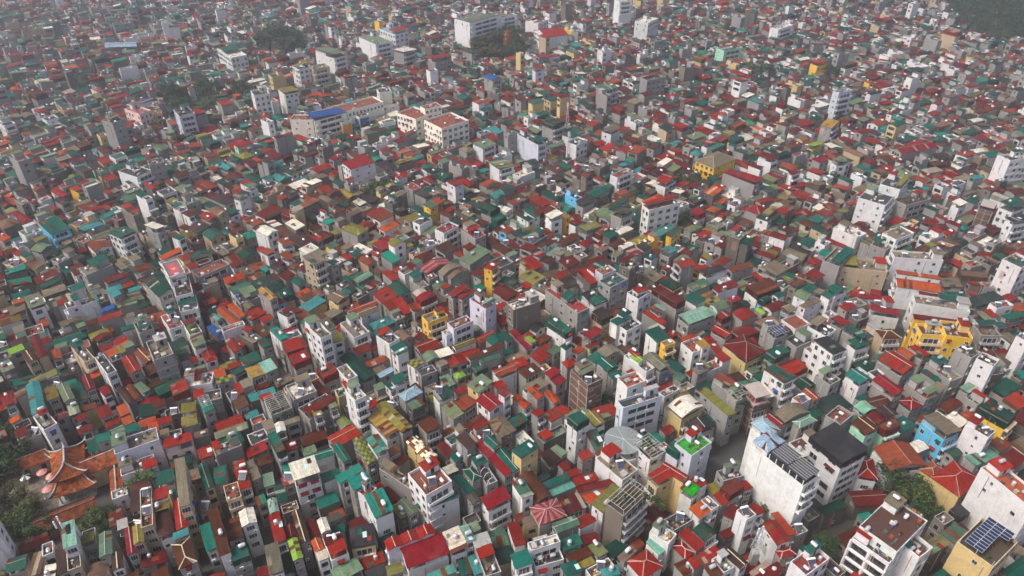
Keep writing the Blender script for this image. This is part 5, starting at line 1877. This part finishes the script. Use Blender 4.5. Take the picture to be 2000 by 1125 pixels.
def gallery(name, pix, h, label, cat, code='T', wall='c'):
    cen, ang, L, W = footprint(pix, 0, 844, 4, h)
    occupy(cen.x, cen.y, ang, L - .6, W - .6)
    s = ThingSink(name, cen); rng = random.Random(int(pix[0]))
    F = (cen.x, cen.y, math.cos(ang), math.sin(ang), ang)
    hx, hy = L / 2, W / 2
    wm = MB(); wm.box(-hx + .5, hx - .5, -hy + .7, hy - .7, 0, h, WALL[wall], 'wall'); s.part('wall', wm, F)
    rm = MB(); rise = W * .27; n = int(L / .55); m_ = 4
    for sg in (-1, 1):
        for i in range(n):
            for j in range(m_):
                a, b = -hx + L * i / n, -hx + L * (i + 1) / n
                t0, t1 = j / m_, (j + 1) / m_
                q = [(a, sg * hy * (1 - t0), h + rise * t0), (b, sg * hy * (1 - t0), h + rise * t0), (b, sg * hy * (1 - t1), h + rise * t1), (a, sg * hy * (1 - t1), h + rise * t1)]
                c = jit(rng.choice(TILE), rng, .12)
                if code == 'B': c = tuple(x * .62 for x in c)
                rm.face(q if sg < 0 else q[::-1], c, 'roof')
    skirt(rm, [(-hx, -hy, h), (hx, -hy, h), (hx, 0, h + rise), (hx, hy, h), (-hx, hy, h), (-hx, 0, h + rise)], (.12, .06, .04), .18)
    ro = s.part('roof', rm, F)
    cm = MB(); tube(cm, [(-hx - .1, 0, h + rise + .5), (-hx + .6, 0, h + rise + .1), (hx - .6, 0, h + rise + .1), (hx + .1, 0, h + rise + .5)], .2, STONE if code == 'T' else (.2, .1, .07), 'floor'); s.part('ridge', cm, F, ro)
    for sg in (-1, 1):
        gm_ = MB(); q = [(sg * (hx - .48), -hy + .7, h), (sg * (hx - .48), hy - .7, h), (sg * (hx - .48), 0, h + rise - .2)]
        gm_.face(q if sg > 0 else q[::-1], WALL[wall], 'wall'); s.part('gable', gm_, F)
    for i in range(max(2, int(L / 4))):
        x = -hx + L * (i + .5) / max(2, int(L / 4))
        sy = 1 if (-(F[0] * -F[3] + F[1] * F[2])) > 0 else -1
        s.inst('brown', F, x, sy * (hy - .695), h * .55, math.pi if sy > 0 else 0, (1.3, 1, 1.7))
    tag(s.root, label, cat)
gallery('temple_gallery', (120, 200, 370, 115, 390, 215), 4.6, 'long low temple gallery with brown tiled roof behind the parasols', 'temple gallery', 'B')
gallery('temple_gallery', (250, 690, 745, 490, 765, 605), 4.4, 'longest low gallery with dark brown tiles in front of the temple hall', 'temple gallery', 'B')
gallery('temple_gallery', (560, 240, 880, 115, 925, 240), 6.5, 'rear temple hall with orange tiles and grey ridge, joined to the main hall', 'temple gallery', 'T')
gallery('temple_gallery', (865, 300, 850, 530, 955, 490), 5.0, 'short side hall with brown pantiles next to the palms', 'temple gallery', 'T')
def parasol(px, py, c1, c2, label):
    p = unproject(px, py, 2.4)
    s = ThingSink('parasol', p)
    F = (p.x, p.y, 1, 0, 0)
    pm = MB(); pm.bar((0, 0, 0), (0, 0, 2.9), .05, (.5, .45, .4), 'paint', 6); pm.loft([(0, 0, 0), (0, 0, .12)], [.4, .36], (.3, .3, .3), 'paint', 8); s.part('pole', pm, F)
    cm = MB(); n = 8; r = 1.5
    for k in range(n):
        a, b = 2 * math.pi * k / n, 2 * math.pi * (k + 1) / n
        A, B = (r * math.cos(a), r * math.sin(a), 2.2), (r * math.cos(b), r * math.sin(b), 2.2)
        mA, mB = (r * .5 * math.cos(a), r * .5 * math.sin(a), 2.62), (r * .5 * math.cos(b), r * .5 * math.sin(b), 2.62)
        c = c1 if k % 2 else c2
        cm.face([A, B, mB, mA], c, 'paint'); cm.face([mA, mB, (0, 0, 2.9)], c, 'paint')
        cm.face([(A[0], A[1], 2.0), (B[0], B[1], 2.0), B, A], c, 'paint')
    s.part('canopy', cm, F)
    tag(s.root, label, 'parasol', 'parasols in the temple courtyard')
PINK, PINK2 = lin((240, 172, 162), .7), lin((232, 150, 140), .7)
parasol(81, 921, PINK, PINK2, 'pink parasol farthest back in the courtyard, nearest the long gallery')
parasol(99, 929, PINK, PINK2, 'pink parasol closest to the temple hall wall')
parasol(92, 954.5, PINK, PINK2, 'pink parasol by itself at the front of the courtyard')
parasol(49, 931, lin((235, 240, 236)), lin((40, 60, 56)), 'white and black striped parasol in the courtyard')

# ------------------------------------------------------------------ masts
def solve_top(base, py):
    z = base[2]
    while z < 120 and project(base[0], base[1], z)[1] > py: z += .25
    return z
def mast(px, py, z0, py_top, label, lattice, w=1.0):
    p = unproject(px, py, z0); zt = solve_top((p.x, p.y, z0), py_top)
    s = ThingSink('antenna_mast', p); F = (p.x, p.y, 1, 0, 0)
    bm = MB()
    if lattice:
        n = max(4, int((zt - z0) / 1.5))
        leg = lambda k, t: ((1 if k in (0, 1) else -1) * w * (1 - .72 * t), (1 if k in (0, 3) else -1) * w * (1 - .72 * t), z0 + (zt - z0) * t)
        for k in range(4):
            bm.bar(leg(k, 0), leg(k, 1), .07, (.55, .55, .54), 'paint')
            for i in range(n):
                bm.bar(leg(k, i / n), leg((k + 1) % 4, (i + 1) / n), .04, (.5, .5, .5), 'paint', 3)
                bm.bar(leg(k, (i + 1) / n), leg((k + 1) % 4, (i + 1) / n), .04, (.5, .5, .5), 'paint', 3)
        s.part('lattice', bm, F)
    else:
        bm.bar((0, 0, z0), (0, 0, zt), .16 * w, (.12, .12, .12), 'paint', 8); s.part('pole', bm, F)
    fm = MB(); fm.box(-w * .8, w * .8, -w * .8, w * .8, 0, z0, (.3, .28, .26), 'wall'); s.part('plinth', fm, F)
    for k in range(6 if lattice else 4):
        a = k * 2 * math.pi / (6 if lattice else 4); am = MB()
        r = .75 * w; zz = zt - (1.2 if k % 2 else 2.6)
        am.box(r * math.cos(a) - .17, r * math.cos(a) + .17, r * math.sin(a) - .14, r * math.sin(a) + .14, zz - 1.1, zz + 1.0, (.78, .78, .77), 'paint', bottom=True)
        am.bar((0, 0, zz), (r * math.cos(a), r * math.sin(a), zz), .04, (.5, .5, .5), 'paint')
        s.part('antenna_panel', am, F)
    tag(s.root, label, 'antenna mast')
mast(1476, 1077, 11, 1032, 'white lattice antenna mast on a roof beside the red gabled house', True, 1.1)
mast(137, 1068, 9, 1013, 'dark pole with white antenna panels beside the pale aqua roof', False, 1.0)
mast(1108, 238, 10, 200, 'far thin lattice mast above the midtown roofs, farther of two', True, .7)
mast(1110, 300, 10, 258, 'thin lattice mast beside the blank lavender slab, nearer of two', True, .7)

# ------------------------------------------------------------------ house with the round glass canopy
def round_house():
    h = 14.0
    p = unproject(1000 + 870 / 4, 844 + 60 / 4, h)
    s = ThingSink('round_house', p); F = (p.x, p.y, 1, 0, 0)
    r = 5.4; n = 28
    occupy(p.x, p.y, 0, 9, 9)
    wm = MB(); wm.loft([(0, 0, 0), (0, 0, 10.2)], [r * .92, r * .92], WALL['w'], 'wall', n); s.part('wall', wm, F)
    bm = MB()
    for k in range(n):
        a, b = 2 * math.pi * k / n, 2 * math.pi * (k + 1) / n
        for r0, r1 in ((r, r - .2),):
            A, B = (math.cos(a), math.sin(a)), (math.cos(b), math.sin(b))
            bm.face([(A[0] * r0, A[1] * r0, 10.0), (B[0] * r0, B[1] * r0, 10.0), (B[0] * r0, B[1] * r0, 11.3), (A[0] * r0, A[1] * r0, 11.3)], (.76, .75, .72), 'wall')
            bm.face([(B[0] * r1, B[1] * r1, 10.2), (A[0] * r1, A[1] * r1, 10.2), (A[0] * r1, A[1] * r1, 11.3), (B[0] * r1, B[1] * r1, 11.3)], (.7, .69, .66), 'wall')
            bm.face([(A[0] * r0, A[1] * r0, 11.3), (B[0] * r0, B[1] * r0, 11.3), (B[0] * r1, B[1] * r1, 11.3), (A[0] * r1, A[1] * r1, 11.3)], (.78, .77, .74), 'wall')
    s.part('balcony', bm, F)
    cm = MB()
    for k in range(n):
        a, b = 2 * math.pi * k / n, 2 * math.pi * (k + 1) / n
        cm.face([(0, 0, h + .35), (r * math.cos(a), r * math.sin(a), h), (r * math.cos(b), r * math.sin(b), h)], jit(lin((118, 124, 122)), random.Random(k), .12), 'paint')
        cm.face([(r * math.cos(a), r * math.sin(a), h - .12), (r * math.cos(b), r * math.sin(b), h - .12), (r * math.cos(b), r * math.sin(b), h), (r * math.cos(a), r * math.sin(a), h)], (.3, .31, .31), 'paint')
    ca = s.part('glass_canopy', cm, F)
    for k in range(7):
        rm = MB(); a = k * math.pi / 3.5; rm.bar((0, 0, h + .4), (r * math.cos(a), r * math.sin(a), h + .05), .06, (.45, .46, .46), 'paint'); s.part('rib', rm, F, ca)
        pm = MB(); pm.bar((r * .88 * math.cos(a), r * .88 * math.sin(a), 10.2), (r * .88 * math.cos(a), r * .88 * math.sin(a), h - .1), .09, (.3, .3, .3), 'paint'); s.part('post', pm, F)
    for k in range(6):
        a = k + .4; s.inst('shrub1', F, 3.6 * math.cos(a), 3.6 * math.sin(a), 10.2, 0, (1.2, 1.2, 1.3))
    tag(s.root, 'house with a round grey glass canopy above a curved white balcony', 'house')
round_house()

# ------------------------------------------------------------------ far pagodas in the grove
def pagoda(px, py, tiers, w, label):
    p = unproject(px, py, 0); s = ThingSink('pagoda', p); F = (p.x, p.y, math.cos(.5), math.sin(.5), .5)
    z = 0.0; rng = random.Random(3)
    occupy(p.x, p.y, 0, w * 2, w * 2)
    for k in range(tiers):
        r = w * (1 - .13 * k)
        wm = MB(); wm.box(-r * .7, r * .7, -r * .7, r * .7, z, z + 2.4, lin((196, 104, 84)), 'wall'); s.part('storey', wm, F)
        rm = MB(); hip_tier(rm, rng, r, r, r * .55, r * .55, z + 2.2, z + 3.3, .6, 5, 3); s.part('roof', rm, F)
        z += 2.9
    fm = MB(); fm.bar((0, 0, z), (0, 0, z + 3.2), .16, lin((225, 170, 110)), 'paint', 6); s.part('spire', fm, F)
    tag(s.root, label, 'pagoda', 'red pagodas among the far trees')
pagoda(991, 106, 6, 5.0, 'tallest red tiered pagoda in front of the far grove')
pagoda(951, 94, 5, 4.2, 'smaller red pagoda deeper between the far trees')
pagoda(969, 112, 2, 4.6, 'low red pagoda gate in front of the far grove')

# ------------------------------------------------------------------ woodland at the far right
def woodland():
    rng = random.Random(21); mb = MB()
    P = [unproject(x, y, 9) for x, y in ((1845, -10), (2080, -10), (2090, 84), (1930, 72), (1872, 40))]
    n = 0
    xs = [p.x for p in P]; ys = [p.y for p in P]
    def inside(x, y):
        c = False
        for a, b in zip(P, P[1:] + P[:1]):
            if (a.y > y) != (b.y > y) and x < (b.x - a.x) * (y - a.y) / (b.y - a.y) + a.x: c = not c
        return c
    while n < 300:
        x, y = rng.uniform(min(xs), max(xs)), rng.uniform(min(ys), max(ys))
        if not inside(x, y): continue
        hgt, r = rng.uniform(11, 18), rng.uniform(4, 6.5)
        mb.bar((x, y, 0), (x, y, hgt * .6), .3, (.1, .08, .06), 'bark', 4)
        cols = [jit(c, rng, .3) for c in TREE_COLS[rng.choice((0, 0, 1))]]
        for _ in range(5):
            leaf_cloud(mb, rng, (x + rng.uniform(-.6, .6) * r, y + rng.uniform(-.6, .6) * r, hgt * rng.uniform(.55, .92)), r * .55, 32, .7, cols)
        occupy(x, y, 0, 9, 9); n += 1
    tag(link('woodland', make_mesh('woodland', mb)), 'dark wooded park filling the far corner beyond the roofs', 'woodland', kind='stuff')
woodland()
# short names of things easy to find, used to say where the other houses stand
ALIAS = {
    'pale lavender house beside the temple': 'lavender house', 'pink house with a long red roof': 'pink house', 'tall yellow house with three-pane windows': 'tall yellow house',
    'house with a brown hip roof and pale ridge strips': 'brown hip roof', 'white gabled attic house with one window': 'white attic house', 'white house with red window awnings and a cream roof': 'red window awnings',
    'house with yellow and green striped roof sheets': 'striped green roof', 'cream house under a mottled rusty barrel roof': 'mottled barrel roof', 'white block with a rust red roof terrace': 'rust terrace block',
    'white house under the brightest teal metal roof': 'brightest teal roof', 'narrow house with a lime green gable': 'lime gable', 'slate roofed house with streaked cream walls': 'streaked cream house',
    'white house with three bright red gables': 'three red gables', 'wide crimson metal roof in front': 'wide crimson roof', 'long narrow crimson roof': 'narrow crimson roof', 'yellow house under a square green roof': 'square green roof',
    'lavender tower with a bright lime green terrace': 'lime green terrace', 'cream villa under an angled red tile roof': 'cream villa', 'white house with a bright green glazed canopy': 'green glazed canopy',
    'white house with a bare stained white roof': 'stained white roof', 'house with a big red hip roof': 'big red hip', 'overgrown grey block with a rooftop pergola': 'overgrown pergola block',
    'house with a pink and rust striped hip roof': 'pink striped roof', 'white box house with a white roof terrace': 'white box house', 'long white house with a tan terrace': 'long white house',
    'white tower with a dark slatted canopy': 'slatted canopy tower', 'white tower with pale glass roofs': 'glass roofed tower', 'office block with a slate grey metal roof': 'slate office block', 'sky blue house': 'sky blue house',
    'white house with scattered small windows': 'scattered windows house', 'bright yellow house with a dark green metal top': 'green topped yellow house', 'house with a wide rust red roof and skylight': 'rust red skylight roof',
    'villa with a broad red roof by the trees': 'red villa', 'huge blank white slab wall': 'blank white slab', 'cream block with rooftop solar panels': 'solar panel block', 'white hotel with a roof terrace': 'white hotel',
    'low red workshop roof': 'red workshop', 'low blue metal roof': 'low blue roof', 'grey house with a big dark green gable': 'dark green gable', 'grey stepped block with a bare terrace': 'grey stepped block',
    'peach house with stacked balconies': 'peach balcony house', 'house with a steep dark red gable': 'steep red gable', 'boxy red metal topped house': 'red metal box', 'slim white tower with a cluttered cream terrace': 'cluttered white tower',
    'house with stacked red metal boxes': 'stacked red boxes', 'long hall with a dark green gable': 'dark green hall', 'deep yellow house with white balconies': 'deep yellow house', 'white modern house with a pink terrace': 'pink terrace house',
    'house with a patched green roof and wooden wall': 'wooden walled house', 'white house with a ribbed crimson roof': 'ribbed crimson roof', 'house under a pale blue glass roof': 'blue glass roof', 'slim white tower with a flat white roof': 'flat topped white tower',
    'house with a flat golden metal roof': 'golden roof', 'block with a blank taupe wall and white roof': 'blank taupe block', 'long grey block with a red painted terrace': 'red painted terrace', 'white house under a long boxy green roof': 'boxy green roof',
    'white modern house with big dark windows': 'dark windowed house', 'house with a deep dark red skirt roof': 'dark red skirt roof', 'grey house under stepped green gables': 'stepped green gables', 'unfinished bare brick tower': 'bare brick tower',
    'white tower with two orange roof squares': 'orange squares tower', 'lavender slab block with a black flat roof': 'lavender slab', 'house with a pink umbrella shaped roof': 'pink umbrella roof', 'house under a curved cream shed roof': 'curved cream roof',
    'white tower with a green metal cube on top': 'green cube tower', 'white house with two tier green roofs': 'two tier green roof', 'peach house with a brown hip roof': 'brown roofed peach house', 'golden yellow corner hotel': 'yellow corner hotel',
    'flat modern building with turquoise glazing': 'turquoise glazing', 'slim white tower with a slate gable': 'slate gable tower', 'white balcony house with a green and olive roof': 'green olive balcony house', 'grey house with a long crimson gable': 'long crimson gable',
    'house with a long ribbed brick red roof': 'ribbed brick roof', 'mint green house with a rusty gable': 'mint green house', 'house under a wide tan barrel roof': 'tan barrel roof', 'white block with a grey penthouse': 'grey penthouse',
    'blue house beneath a teal roof': 'teal roofed blue house', 'white grid windowed house with green roof': 'grid windowed house', 'grey tower with a white cap roof': 'white capped tower', 'cream tower with green balcony awnings': 'cream awning tower',
    'white stepped tower with a star on its pink terrace': 'star terrace tower', 'narrow yellow tower with a red roof': 'narrow yellow tower', 'wide flat green shed roof': 'flat green shed', 'market shed with patched pink roof': 'pink market shed',
    'stained concrete tower with tanks': 'stained concrete tower', 'wide white block with window rows': 'window rows block', 'white block with square dark windows': 'square windows block', 'white block with a notched parapet': 'notched white block',
    'curved cream corner block': 'curved cream block', 'block with a wide blank white wall': 'wide blank wall', 'low hall with an orange roof': 'orange hall', 'far white villa with a crown of balconies': 'far white villa', 'white tower with a planted top': 'planted white tower',
    'pink house with square windows': 'square windowed pink house', 'tall grey slab with a white edge': 'white edged slab', 'lavender tower by the far trees': 'far lavender tower', 'far white tower with a glass cap': 'glass capped tower', 'far white apartment row': 'far apartment row',
    'far hall with a bright red roof': 'far red hall', 'far white block with six windows': 'six windowed block', 'far house with a blue curved roof': 'curved blue roof', 'blank lavender slab in midtown': 'midtown lavender slab',
    'white house with red roof patches and small windows': 'red patched house', 'far pale blue tower': 'pale blue tower', 'yellow school with a grey hip roof': 'yellow school', 'grey block with a long bright red roof': 'long red block',
    'white school with a long blue metal roof': 'blue roofed school', 'white twin office block with terracotta roofs': 'twin office block',
}

# ------------------------------------------------------------------ the buildings of the survey, one object each
def pick_individuals():
    land = [t for t in THINGS if t['lm']]
    rest = sorted((t for t in THINGS if not t['lm'] and -30 < t['px'] < 2030 and t['py'] < 1150), key=lambda t: -t['size'])
    tall = [t for t in rest if t['tall']]
    low = [t for t in rest if not t['tall']]
    n_low_land = sum(1 for t in land if not t['tall'])
    return land, tall, low[:max(0, 318 - n_low_land)]
LAND, TALL, LOW = pick_individuals()
IND = LAND + TALL + LOW
IND_IDS = {t['i'] for t in IND}
def frame(v): return (v['c'].x, v['c'].y, math.cos(v['a']), math.sin(v['a']), v['a'])

# labels: what it looks like, and where it stands seen from something easy to find
def describe(t):
    v = t['vols'][0]
    roof = f"{ROOF_WORD[v['rc']]} {TYPE_WORD[v['t']]}" + ('' if v['t'] == 'f' else ' roof')
    return f"{WALL_WORD[v['w']]} {'tower' if t['tall'] else 'house'} with {roof}"
def relation(t, l):
    dx, dy = t['px'] - l['px'], t['py'] - l['py']
    if abs(dx) > abs(dy) * 1.2: return 'left of' if dx < 0 else 'right of'
    return 'behind' if dy < 0 else 'in front of'
ORDER = ('nearest', 'second', 'third', 'fourth', 'fifth', 'sixth', 'seventh')
def make_labels():
    refs = [l for l in LAND if l['lm'] in ALIAS]
    cand = {}
    far = lambda t, l: math.hypot(t['px'] - l['px'], t['py'] - l['py'])
    for t in TALL + LOW:
        d = describe(t)
        # of the three closest landmarks the one that this description is not yet tied to
        near = sorted(refs, key=lambda l: far(t, l))[:3]
        best = min(near, key=lambda l: (len(cand.get((d, relation(t, l), l['i']), ())), far(t, l)))
        cand.setdefault((d, relation(t, best), best['i']), []).append(t)
    for (d, r, li), ts in cand.items():
        ts.sort(key=lambda t: far(t, THINGS[li]))
        for k, t in enumerate(ts):
            o = '' if len(ts) == 1 else ORDER[k] + ' '
            t['label'] = f"{d}, {o}{r} the {ALIAS[THINGS[li]['lm']]}"
make_labels()
for t in LAND:
    t['label'] = t['lm'] if len(t['lm'].split()) >= 4 else t['lm'] + ' among the city roofs'
def hero_name(t):
    lm = t['lm']
    for w, n, c in (('school', 'school_building', 'school'), ('hotel', 'hotel', 'hotel'), ('office', 'office_building', 'office'), ('villa', 'villa', 'villa'), ('market shed', 'market_shed', 'shed'), ('green shed', 'market_shed', 'shed'),
                    ('workshop', 'workshop', 'workshop'), ('hall', 'hall', 'hall'), ('tower', 'tower_block', 'tower'), ('block', 'apartment_block', 'apartment block'), ('blank white slab', 'apartment_block', 'apartment block'), ('grey slab', 'apartment_block', 'apartment block'), ('lavender slab', 'apartment_block', 'apartment block'), ('apartment', 'apartment_block', 'apartment block')):
        if w in lm.split() or (' ' in w and w in lm): return n, c
    if t['tall']: return 'tower_house', 'building'
    return 'house', 'house'
for t in IND:
    name, cat = hero_name(t)
    s = ThingSink(name, t['c'])
    rng = random.Random(1000 + t['i'])
    for v in t['vols']:
        building(s, frame(v), v['L'], v['W'], v['h'], v['t'], v['rc'], v['w'], v['fl'] + ('z' if t['lm'] else ''), rng, 0)
    tag(s.root, t['label'], cat, 'houses packed along the alleys' if name == 'house' else ('taller buildings rising above the roofs' if name == 'tower_house' else None))

# ------------------------------------------------------------------ everything beyond: the mass of smaller and farther houses
MASS = MassSink()
for t in THINGS:
    if t['i'] in IND_IDS: continue
    rng = random.Random(1000 + t['i'])
    for v in t['vols']:
        building(MASS, frame(v), v['L'], v['W'], v['h'], v['t'], v['rc'], v['w'], v['fl'].replace('v', '').replace('p', ''), rng, 1 if t['dep'] < 420 else 2)
KD = kdtree.KDTree(sum(len(t['vols']) for t in THINGS))
kv = [v for t in THINGS for v in t['vols']]
for k, v in enumerate(kv): KD.insert((v['c'].x, v['c'].y, 0), k)
KD.balance()
def field(x, y):
    """street direction near a point, from the surveyed houses around it, and the lowest of their heights"""
    sx = sy = 0.0; hs = []; dmin = 1e9
    for co, k, d in KD.find_n((x, y, 0), 5):
        a = kv[k]['a'] * 4
        w = 1 / (d + 6)
        sx += w * math.cos(a); sy += w * math.sin(a)
        if d < 11 + max(kv[k]['L'], kv[k]['W']) * .6: hs.append(kv[k]['h'])
        dmin = min(dmin, d)
    return math.atan2(sy, sx) / 4, (min(hs) if hs else None), dmin
def in_view(x, y, m=45):
    if y < 70 or y > 830: return False
    depth = y * CP + CAM_Z * SP
    return abs(x) < depth * (IMG_W / 2 / FOCAL) + m
RW = 'RRRRRRRDDDDDDDXXGGGGGGGEFFFFLLLNNNNNBBBBBBBTTOYYKKCW'
WW = 'gggggggggggggwwwwwwdddeeeeccy'
def random_house(x, y, ang, L, W, rng, hmax, dist):
    lod = 1 if dist < 330 else 2
    if hmax is not None:
        h = max(4.2, min(hmax - rng.uniform(.3, 1.8), rng.uniform(7.0, 11.5)))
    else:
        r = rng.random()
        h = rng.uniform(7.5, 10.6) if r < .74 else rng.uniform(10, 12.6) if r < .945 else rng.uniform(12.6, 16.5) if r < .99 else rng.uniform(17, 21)
    r = rng.random()
    typ = 'f' if r < .17 else 's' if r < .64 else 'g' if r < .87 else 'c' if r < .93 else 'h'
    if h > 15 and rng.random() < .6: typ = 'f'
    code = rng.choice(RW if typ != 'f' else 'TTNNKKKBNOWRLG')
    fl = ''
    if typ != 'f' and rng.random() < .16: fl = 'b'
    w = rng.choice(WW)
    if rng.random() < .012: w = rng.choice('Jbm')
    if L > 8.5 and rng.random() < .62:          # built in stages: two or three volumes of different height and cover
        cuts = [0.0, rng.uniform(.36, .64), 1.0] if L < 11.5 or rng.random() < .6 else [0.0, rng.uniform(.25, .4), rng.uniform(.58, .75), 1.0]
        hs = [max(4.0, h + rng.choice((0, 0, -1.6, -3.2, -3.3, .8))) for _ in cuts[1:]]
        w0 = w
        for k, hh in enumerate(hs):
            l2 = (cuts[k + 1] - cuts[k]) * L
            off = (cuts[k] + cuts[k + 1]) / 2 * L - L / 2
            tt = rng.choices('fsgc', (20, 54, 22, 4))[0]
            cc = rng.choice(RW if tt != 'f' else 'TTNNKKKBNOWL')
            if rng.random() < .3: w = rng.choice('ggdw' + w0)
            cc = code if rng.random() < .35 and tt != 'f' else cc
            F = (x + off * math.cos(ang), y + off * math.sin(ang), math.cos(ang), math.sin(ang), ang)
            wj = W - (rng.uniform(0, 1.2) if rng.random() < .35 else 0)
            building(MASS, F, l2 - .02, wj, hh, tt, cc, w, fl if tt != 'f' else '', rng, lod)
            if tt != 'f' and rng.random() < .16:
                MASS.inst(rng.choice(('tank_steel', 'tank_white', 'tank_upright')), F, rng.uniform(-l2 * .3, l2 * .3), rng.uniform(-W * .3, W * .3), hh + .3, rng.choice((0, 1.57)), (.85, .85, .85))
        return
    F = (x, y, math.cos(ang), math.sin(ang), ang)
    building(MASS, F, L, W, h, typ, code, w, fl, rng, lod)
    if typ == 's' and min(L, W) > 3 and L > 8 and rng.random() < .4:       # second, lower roof strip at a different level
        pass
    if typ != 'f' and rng.random() < .24:                                    # tank or heater on a small stand beside the ridge
        MASS.inst(rng.choice(('tank_steel', 'tank_white', 'tank_upright')), F, rng.uniform(-L * .35, L * .35), rng.uniform(-W * .3, W * .3), h + .35, rng.choice((0, 1.57)), (.85, .85, .85))
RNG = random.Random(77)
N_FILL = [0]
def try_lot(x, y, ang, L, W, limit, hmax=None, dmin=99):
    if not in_view(x, y): return False
    if taken(x, y, ang, L - .6, W - .6) > limit: return False
    occupy(x, y, ang, L - .5, W - .5)
    random_house(x, y, ang, L - RNG.uniform(.0, .35), W - RNG.uniform(.0, .25), RNG, hmax, math.hypot(x, y))
    N_FILL[0] += 1
    return True
seeds = []
SPC = 30.0
yy = 75.0
while yy < 830:
    xx = -640.0
    while xx < 640:
        sx_, sy_ = xx + RNG.uniform(-.38, .38) * SPC, yy + RNG.uniform(-.38, .38) * SPC
        if in_view(sx_, sy_, 70): seeds.append((sx_, sy_))
        xx += SPC
    yy += SPC
SK = kdtree.KDTree(len(seeds))
for k, (x, y) in enumerate(seeds): SK.insert((x, y, 0), k)
SK.balance()
for k, (sx_, sy_) in enumerate(seeds):
    ang, hm, dm = field(sx_, sy_)
    ang += RNG.choice((0, 0, math.pi / 2)) + RNG.uniform(-.10, .10)
    c, s = math.cos(ang), math.sin(ang)
    v = -32.0
    row = 0
    while v < 32:
        D = RNG.uniform(7.0, 12.0)
        u = -32.0 + RNG.uniform(0, 3)
        while u < 32:
            Wd = RNG.choice((3.4, 3.8, 4.2, 4.6, 5.0, 5.6, 6.8))
            cu, cv = u + Wd / 2, v + D / 2
            x, y = sx_ + cv * c - cu * s, sy_ + cv * s + cu * c
            if SK.find((x, y, 0))[1] == k and in_view(x, y):
                _, h2, dm2 = field(x, y)
                Dl = D * RNG.uniform(.86, 1.0)
                if not try_lot(x, y, ang + RNG.uniform(-.02, .02), Dl, Wd, .10, h2, dm2) and RNG.random() < .75:
                    try_lot(x + c * D * .22, y + s * D * .22, ang, D * .5, Wd, .12, h2, dm2)
            u += Wd + (RNG.uniform(.0, .2) if RNG.random() < .85 else 1.3)
        v += D + (.25 if row % 2 == 0 else RNG.uniform(1.4, 2.6))
        row += 1
# leftover corners: low sheds and extensions
free = np.argwhere(~OCC[::3, ::3]) * 3
RNG.shuffle(lst := [tuple(int(q) for q in a) for a in free])
for i, j in lst:
    x, y = GX0 + i + .5, GY0 + j + .5
    if not in_view(x, y, 25) or y > 800: continue
    ang, hm, dm = field(x, y)
    for L, W in ((8, 5), (6, 4), (4.2, 3.2)):
        if try_lot(x, y, ang + RNG.uniform(-.06, .06), L, W, .08, min(hm or 9.5, 9.0), dm): break
tag(link('distant_houses', make_mesh('distant_houses', MASS.mb)), 'dense mass of smaller and farther houses with mixed roofs', 'houses', kind='stuff')
print('fill', N_FILL[0], 'mass faces', len(MASS.mb.f), 'individuals', len(IND), 'objects', len(bpy.data.objects), 'time', round(time.time() - T0, 1))

# ------------------------------------------------------------------ air
hz = bpy.data.meshes.new('haze')
hb = MB()
a, b_, c_, d_, e_, f_ = -1510.0, 1510.0, -410.0, 2210.0, -1.0, 176.0
hz.from_pydata([(a, c_, e_), (b_, c_, e_), (b_, d_, e_), (a, d_, e_), (a, c_, f_), (b_, c_, f_), (b_, d_, f_), (a, d_, f_)], [],
               [(3, 2, 1, 0), (4, 5, 6, 7), (0, 1, 5, 4), (1, 2, 6, 5), (2, 3, 7, 6), (3, 0, 4, 7)])
hm = bpy.data.materials.new('haze')
hm.use_nodes = True
hn = hm.node_tree
hn.nodes.clear()
ho = hn.nodes.new('ShaderNodeOutputMaterial')
hv = hn.nodes.new('ShaderNodeVolumePrincipled')
hv.inputs['Color'].default_value = (.94, .97, 1.0, 1)
hv.inputs['Density'].default_value = HAZE_DENSITY
hv.inputs['Anisotropy'].default_value = .8
hn.links.new(hv.outputs[0], ho.inputs['Volume'])
hz.materials.append(hm)
tag(link('haze', hz), 'pale city haze lying over all the roofs', 'haze', kind='stuff')
print('done', round(time.time() - T0, 1))
